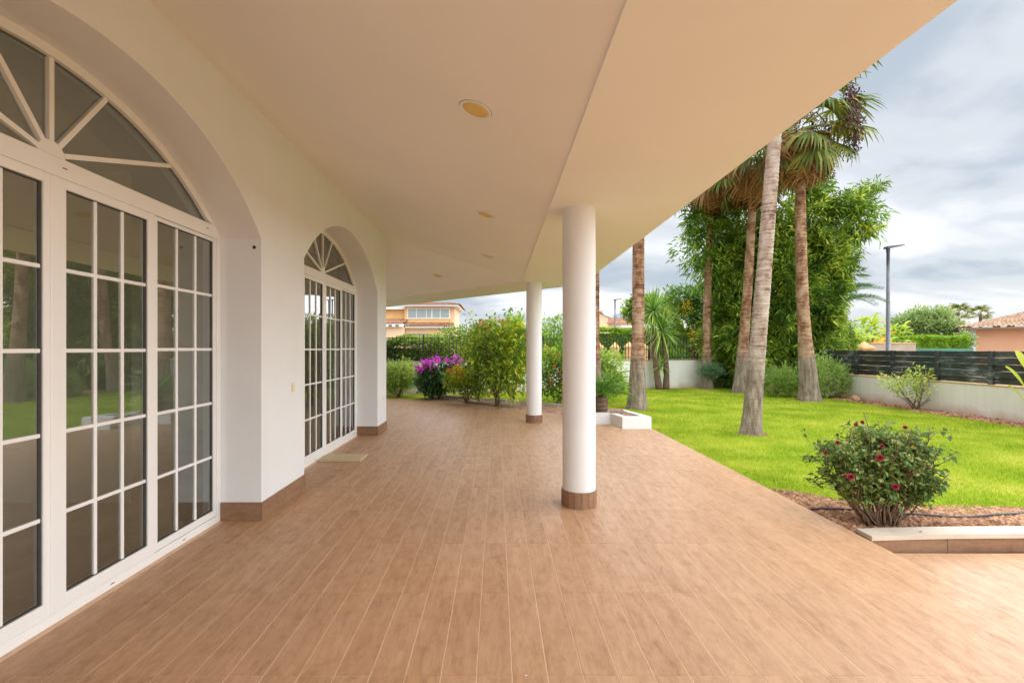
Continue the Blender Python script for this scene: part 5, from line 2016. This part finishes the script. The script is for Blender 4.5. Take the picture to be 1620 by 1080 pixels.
# drooping feather palm frond behind the bamboo
fp = thing('feather_palm', 'grey-green feather palm arching out behind the bamboo', 'palm tree', (at(1325, 551, 19).x, 19, -.28))
FT_ = at(1316, 488, 19)
MB().tube([(0, 0, -.05), (.1, 0, FT_.z * .5), (FT_.x - fp.location.x, 0, FT_.z + .28)], [.16, .13, .12], 9).build('trunk', 'bark', fp, True)
FPN = [mesh_from('frond', *(lambda q: ([v.co[:] for v in q.vertices], [tuple(p.vertices) for p in q.polygons]))(pinnate(60 + s, 1.75, 40, .42, .5, .022)), 'dark_leaf') for s in range(2)]
for i in range(14):
    o = bpy.data.objects.new('frond', FPN[i % 2])
    o.location = FT_ - Vector(fp.location)
    o.rotation_euler = Euler((0, -R(10 + 40 * ((i * 7) % 14) / 14), i * 2 * math.pi / 14), 'XYZ')
    link(o, fp)


def far_palm(label, Y, px, base_py, top_py, seed, scale=1.0, n=22, group='distant palms', tr=.16):
    b_ = at(px, base_py, Y)
    b_.z = -.28
    tp = at(px, top_py, Y)
    rr = random.Random(seed)
    t_ = thing('palm_tree', label, 'palm tree', b_, group)
    MB().tube([(0, 0, -.05), (.05, 0, (tp.z + .28) * .5), (0, 0, tp.z + .28)], [tr * 1.2, tr, tr], 8).build('trunk', 'bark', t_, True)
    for i in range(n):
        u = i / n
        o = bpy.data.objects.new('frond', GREEN[i % 4])
        o.location = Vector((0, 0, tp.z + .28))
        o.scale = (scale,) * 3
        o.rotation_euler = Euler((rr.uniform(-.3, .3), -R(-25 + 105 * u), i * 2.39996), 'XYZ')
        link(o, t_)


far_palm('distant fan palm left of the salmon house, taller of the pair', 55, 1516, 540, 495, 71, .9, 15)
far_palm('distant fan palm left of the salmon house, nearer its roof', 58, 1551, 540, 497, 72, .85, 14)
fpx = thing('spiky_palm', 'spiky green palm crown rising beside the far column', 'palm tree', (at(822, 551, 24).x, 24, -.28))
tpz = at(822, 515, 24).z + .28
MB().tube([(0, 0, -.05), (0, 0, tpz)], [.18, .15], 8).build('trunk', 'bark', fpx, True)
sword_head('leaf_head', 77, .95, 110, 'yucca_leaf', fpx, Vector((0, 0, tpz)))


# street lamps
def street_lamp(label, Y, px, top_py, solar=False):
    X = (px - VX) * Y / FPX
    H_ = at(px, top_py, Y).z + .28
    t_ = thing('street_lamp', label, 'street lamp', (X, Y, -.28))
    k = Y / FPX
    autosmooth(MB().lathe([(.11, 0), (.11, .5), (.085, .55), (.075, H_ * .5), (.055, H_ - .05), (.05, H_)], 14).build('pole', 'pole', t_))
    autosmooth(MB().lathe([(.062, H_ * .60), (.060, H_ - .25), (.07, H_ - .2), (.07, H_ - .02)], 12).build('upper_sleeve', 'lamp_dark', t_))
    v = [(-.10, -.11, H_ + .02), (.62, -.09, H_ + .10), (.62, .09, H_ + .10), (-.10, .11, H_ + .02), (-.10, -.11, H_ - .08), (.62, -.09, H_ + .065), (.62, .09, H_ + .065), (-.10, .11, H_ - .08)]
    obj('lamp_head', v, [(0, 1, 2, 3), (7, 6, 5, 4), (0, 4, 5, 1), (1, 5, 6, 2), (2, 6, 7, 3), (3, 7, 4, 0)], 'lamp_dark', t_)
    if solar:
        for s in (-1, 1):
            z = at(0, 503, Y).z + .28
            v = [(s * .15, -.5, z - .1), (s * 1.15, -.5, z + .25), (s * 1.15, .5, z + .75), (s * .15, .5, z + .4)]
            v += [(a, b2, c - .05) for a, b2, c in v]
            obj('solar_panel', v, [(0, 1, 2, 3), (7, 6, 5, 4), (0, 4, 5, 1), (1, 5, 6, 2), (2, 6, 7, 3), (3, 7, 4, 0)], 'panel', t_)


street_lamp('tall grey street lamp behind the black fence', 19.4, 1405, 391)
street_lamp('distant street lamp with solar panels beside the second lawn palm', 44, 973, 474, True)


# buildings
def corrugated(name, a, b_, c, d, mat, parent, pitch=.24, amp=.06):
    """tiled roof slope: a-b is the eave, d-c the ridge; half-round tile rows run from eave to ridge"""
    a, b_, c, d = map(Vector, (a, b_, c, d))
    n = max(2, int((b_ - a).length / pitch))
    m2 = 10
    nr = max(3, int((d - a).length / .38))
    nrm = (b_ - a).cross(d - a).normalized()
    v, f = [], []
    tot = n * 4
    for j in range(nr * 2):
        row, e_ = j // 2, j % 2
        u = min(1, (row + e_) / nr)
        for i in range(tot + 1):
            s = i / tot
            p = a.lerp(b_, s).lerp(d.lerp(c, s), u)
            hgt = amp * abs(math.sin(math.pi * 2 * i / 4 * .5)) + (.035 if e_ == 0 else 0)
            v.append(p + nrm * hgt)
    w = tot + 1
    for j in range(nr * 2 - 1):
        for i in range(tot):
            f.append((j * w + i, j * w + i + 1, (j + 1) * w + i + 1, (j + 1) * w + i))
    return obj(name, v, f, mat, parent)


# yellow two-storey house at left
YH = 46
k = YH / FPX
hy = thing('neighbour_house', 'yellow two-storey neighbour house with white window band and terracotta roofs', 'house', (at(660, 551, YH).x, YH, -.28))
O = Vector(hy.location)


def hp(px, py, dy=0.0):
    p = at(px, py, YH) - O
    p.y += dy
    return p


def front_box(name, x0, y0, x1, y1, dy0, dy1, mat, parent):
    a, b_ = hp(x0, y1), hp(x1, y0)
    return MB().box((a.x, dy0, max(a.z, 0)), (b_.x, dy1, b_.z)).build(name, mat, parent)


front_box('upper_wall', 640, 484, 713, 600, 0, 6, 'yellow_render', hy)
front_box('side_wall', 570, 489, 639.8, 600, .6, 6, 'yellow_render', hy)
front_box('lower_wall', 570, 519, 647, 600, -2.6, .59, 'cream_render', hy)
front_box('lower_wall', 647.2, 520, 722, 600, -1.6, -.01, 'cream_render', hy)
front_box('cornice', 641, 482.5, 726, 485.5, -.8, 6.5, 'white_paint', hy)
front_box('cornice', 560, 486, 640, 489, .0, 6.4, 'white_paint', hy)
front_box('cornice', 647.5, 517.2, 722, 520, -2.2, -.02, 'white_paint', hy)
front_box('cornice', 565, 514.4, 646, 519, -3.0, .5, 'white_paint', hy)
front_box('corner_pilaster', 713.2, 486, 719, 600, .2, 6, 'cream_render', hy)
wf = front_box('window', 644, 486.5, 712, 504.5, -.10, -.01, 'white_paint', hy)
for x0, x1 in ((646, 658.5), (660, 674), (675.5, 682.5), (684.5, 696), (697.5, 710.5)):
    front_box('pane', x0, 489, x1, 502.5, -.125, -.105, 'far_glass', wf)
corrugated('roof', hp(634, 483.2, -1.0), hp(729, 483.2, -1.0), hp(706, 474.5, 3), hp(655, 474.5, 3), 'roof_tile', hy)
corrugated('roof', hp(729, 483.2, -1.0), hp(729, 483.2, 7), hp(706, 474.5, 3.2), hp(706, 474.5, 3), 'roof_tile', hy)
corrugated('roof', hp(646, 517.4, -2.4), hp(724, 517.4, -2.4), hp(716, 510.5, -.02), hp(646, 510.5, -.02), 'roof_tile', hy)
corrugated('roof', hp(565, 514.6, -3.1), hp(645.5, 514.6, -3.1), hp(645, 504.5, .58), hp(565, 504.5, .58), 'roof_tile', hy)
for x in (614, 622, 631, 641):
    front_box('vent_opening', x - 5, 516, x, 518.6, -3.03, -3.002, 'cabinet', hy)
dw = front_box('window', 649, 529, 682, 548, -1.66, -1.61, 'cabinet', hy)
front_box('pane', 657, 530, 667, 547, -1.70, -1.665, 'far_glass', dw)
front_box('pane', 669, 530, 680, 547, -1.70, -1.665, 'far_glass', dw)

h2 = thing('neighbour_house', 'low house with brown hipped roof seen behind the lemon tree', 'house', (at(785, 551, 52).x, 52, -.28))
YH, O = 52, Vector(h2.location)
front_box('wall', 758, 514, 815, 600, 0, 5, 'white_paint', h2)
corrugated('roof', hp(752, 513.5, -.6), hp(820, 513.5, -.6), hp(800, 503, 2.5), hp(762, 503, 2.5), 'roof_tile', h2, .3)

h3 = thing('neighbour_house', 'orange gabled house with tiled roof and chimney behind the hedge, centre', 'house', (at(970, 551, 62).x, 62, -.28))
YH, O = 62, Vector(h3.location)
g0, g1, g2, g3, g4 = hp(930, 600), hp(962, 600), hp(962, 501), hp(946, 493.5), hp(930, 501)
fr_ = [(p.x, 0, max(p.z, 0)) for p in (g0, g1, g2, g3, g4)]
bk_ = [(p[0], 8, p[2]) for p in fr_]
obj('gable_wall', fr_ + bk_, [(0, 1, 2, 3, 4), (1, 6, 7, 2), (9, 8, 7, 6, 5), (0, 4, 9, 5)], 'cream_render', h3)
front_box('side_wall', 962.2, 510, 1012, 600, .5, 8, 'cream_render', h3)
corrugated('roof', hp(960, 511, -.2), hp(1014, 511, -.2), hp(992, 497, 4), hp(960, 494, 4), 'roof_tile', h3, .35)
corrugated('roof', hp(963.5, 501.8, -.3), hp(963.5, 501.8, 8), hp(946, 492.7, 8), hp(946, 492.7, -.3), 'roof_tile', h3, .35)
front_box('chimney', 957, 489, 962, 505, 2, 2.8, 'stone', h3)
front_box('awning', 975, 516.5, 1012, 519, -2.5, .49, 'white_paint', h3)
hedge('cypress_hedge', 'clipped bright green cypress hedge behind the ochre piers, centre', (at(930, 551, 34).x, 34), (at(1185, 551, 36).x, 36), 1.0, -.2, 2.72, 16000, .2, .08, 'cypress_leaf', rng, .06)

# salmon house at right
h4 = thing('neighbour_house', 'salmon single-storey house with pale hipped tile roof behind the black fence', 'house', (at(1534, 551, 38).x, 38, -.28))
h4.rotation_euler = (0, 0, R(-44))
YH, O = 38, Vector(h4.location)
front_box('wall', 1541, 521, 1760, 600, 0, 8, 'salmon_render', h4)
front_box('corner_quoins', 1534, 521, 1541, 600, -.05, 8, 'white_paint', h4)
front_box('eave', 1521, 518.6, 1770, 521, -.9, 8.4, 'grey_stone', h4)
corrugated('roof', hp(1519, 518.4, -1.0), hp(1775, 518.4, -1.0), hp(1700, 482, 3.5), hp(1640, 482, 3.5), 'roof_old', h4, .27, .07)
corrugated('roof', hp(1519, 518.4, 8.4), hp(1519, 518.4, -1.0), hp(1640, 482, 3.5), hp(1640, 482, 3.6), 'roof_old', h4, .27, .07)
for x, y in ((1527, 503), (1565, 506), (1580, 505)):
    front_box('chimney', x - 4, y, x + 4, y + 20, 5 if x < 1530 else 1.5, 5.6 if x < 1530 else 2.2, 'stone', h4)
front_box('low_wing', 1480, 532, 1533.8, 600, 7, 11, 'cream_render', h4)
corrugated('roof', hp(1476, 532, 6.6), hp(1533, 532, 6.6), hp(1533, 521, 9), hp(1490, 521, 9), 'roof_old', h4, .3)
hedge('cypress_hedge', 'clipped bright green hedge behind the fence left of the salmon house', (at(1426, 551, 31).x, 31), (at(1518, 551, 32).x, 32), 1.0, -.2, 2.12, 9000, .17, .07, 'cypress_leaf', rng, .05)

# neighbours' street walls
def pier(label, px, top_py, Y, w):
    p = at(px, top_py, Y)
    t_ = thing('stone_pier', label, 'pier', (p.x, Y, -.28), 'ochre stone piers across the street')
    h_ = p.z + .28
    MB().box((-w / 2, -w / 2, -.02), (w / 2, w / 2, h_ - .34)).build('shaft', 'stone', t_)
    MB().box((-w / 2 - .06, -w / 2 - .06, h_ - .339), (w / 2 + .06, w / 2 + .06, h_ - .26), .01).build('cornice', 'stone', t_)
    q_ = w / 2 + .03
    obj('cap', [(-q_, -q_, h_ - .259), (q_, -q_, h_ - .259), (q_, q_, h_ - .259), (-q_, q_, h_ - .259), (0, 0, h_)], [(0, 1, 4), (1, 2, 4), (2, 3, 4), (3, 0, 4)], 'stone', t_)


pier('ochre stone pier beside the column-hidden palm, leftmost of the group', 948, 541, 25, .38)
pier('ochre stone pier below the distant street lamp', 973, 541, 25.6, .36)
pier('ochre stone pier touching the left side of the mottled palm', 995, 540, 26.2, .36)
pier('ochre stone pier touching the right side of the mottled palm', 1018, 542, 26.8, .36)
pier('ochre stone pier with pyramid cap above the black fence', 1367, 540, 20.4, .5)
sw = thing('street_wall', 'low orange-capped wall across the street behind the railing', 'wall', (at(940, 551, 26.4).x, 26.4, -.28))
e_ = at(1180, 564, 28.5)
MB().box((0, .0, -.02), (e_.x - sw.location.x, .25, .95)).build('wall_body', 'stone', sw)
MB().box((-.02, -.03, .951), (e_.x - sw.location.x, .28, 1.03), .01).build('coping', 'stone', sw)
s2 = thing('street_wall', 'weathered grey-brown wall between pier and hedge above the fence', 'wall', (at(1378, 551, 20.6).x, 20.6, -.28))
e_ = at(1449, 543.5, 20.6)
MB().box((0, 0, -.02), (e_.x - s2.location.x, .3, e_.z + .28)).build('wall_body', 'grey_stone', s2)
MB().box((-.02, -.03, e_.z + .281), (e_.x - s2.location.x, .33, e_.z + .33), .01).build('coping', 'stone', s2)
e0, e_ = at(1418, 551, 22), at(1540, 551.5, 22)
tag(MB().box((e0.x, 22, -.28), (e_.x, 22.03, 1.385)).build('green_netting', 'net'), 'thin strip of green netting just above the black fence', 'netting')
hedge('far_hedge', 'long dark hedge line closing the view far beyond the houses', (-70, 90), (120, 95), 3, -.3, 3.6, 9000, .7, .4, 'hedge_leaf', rng, .35)
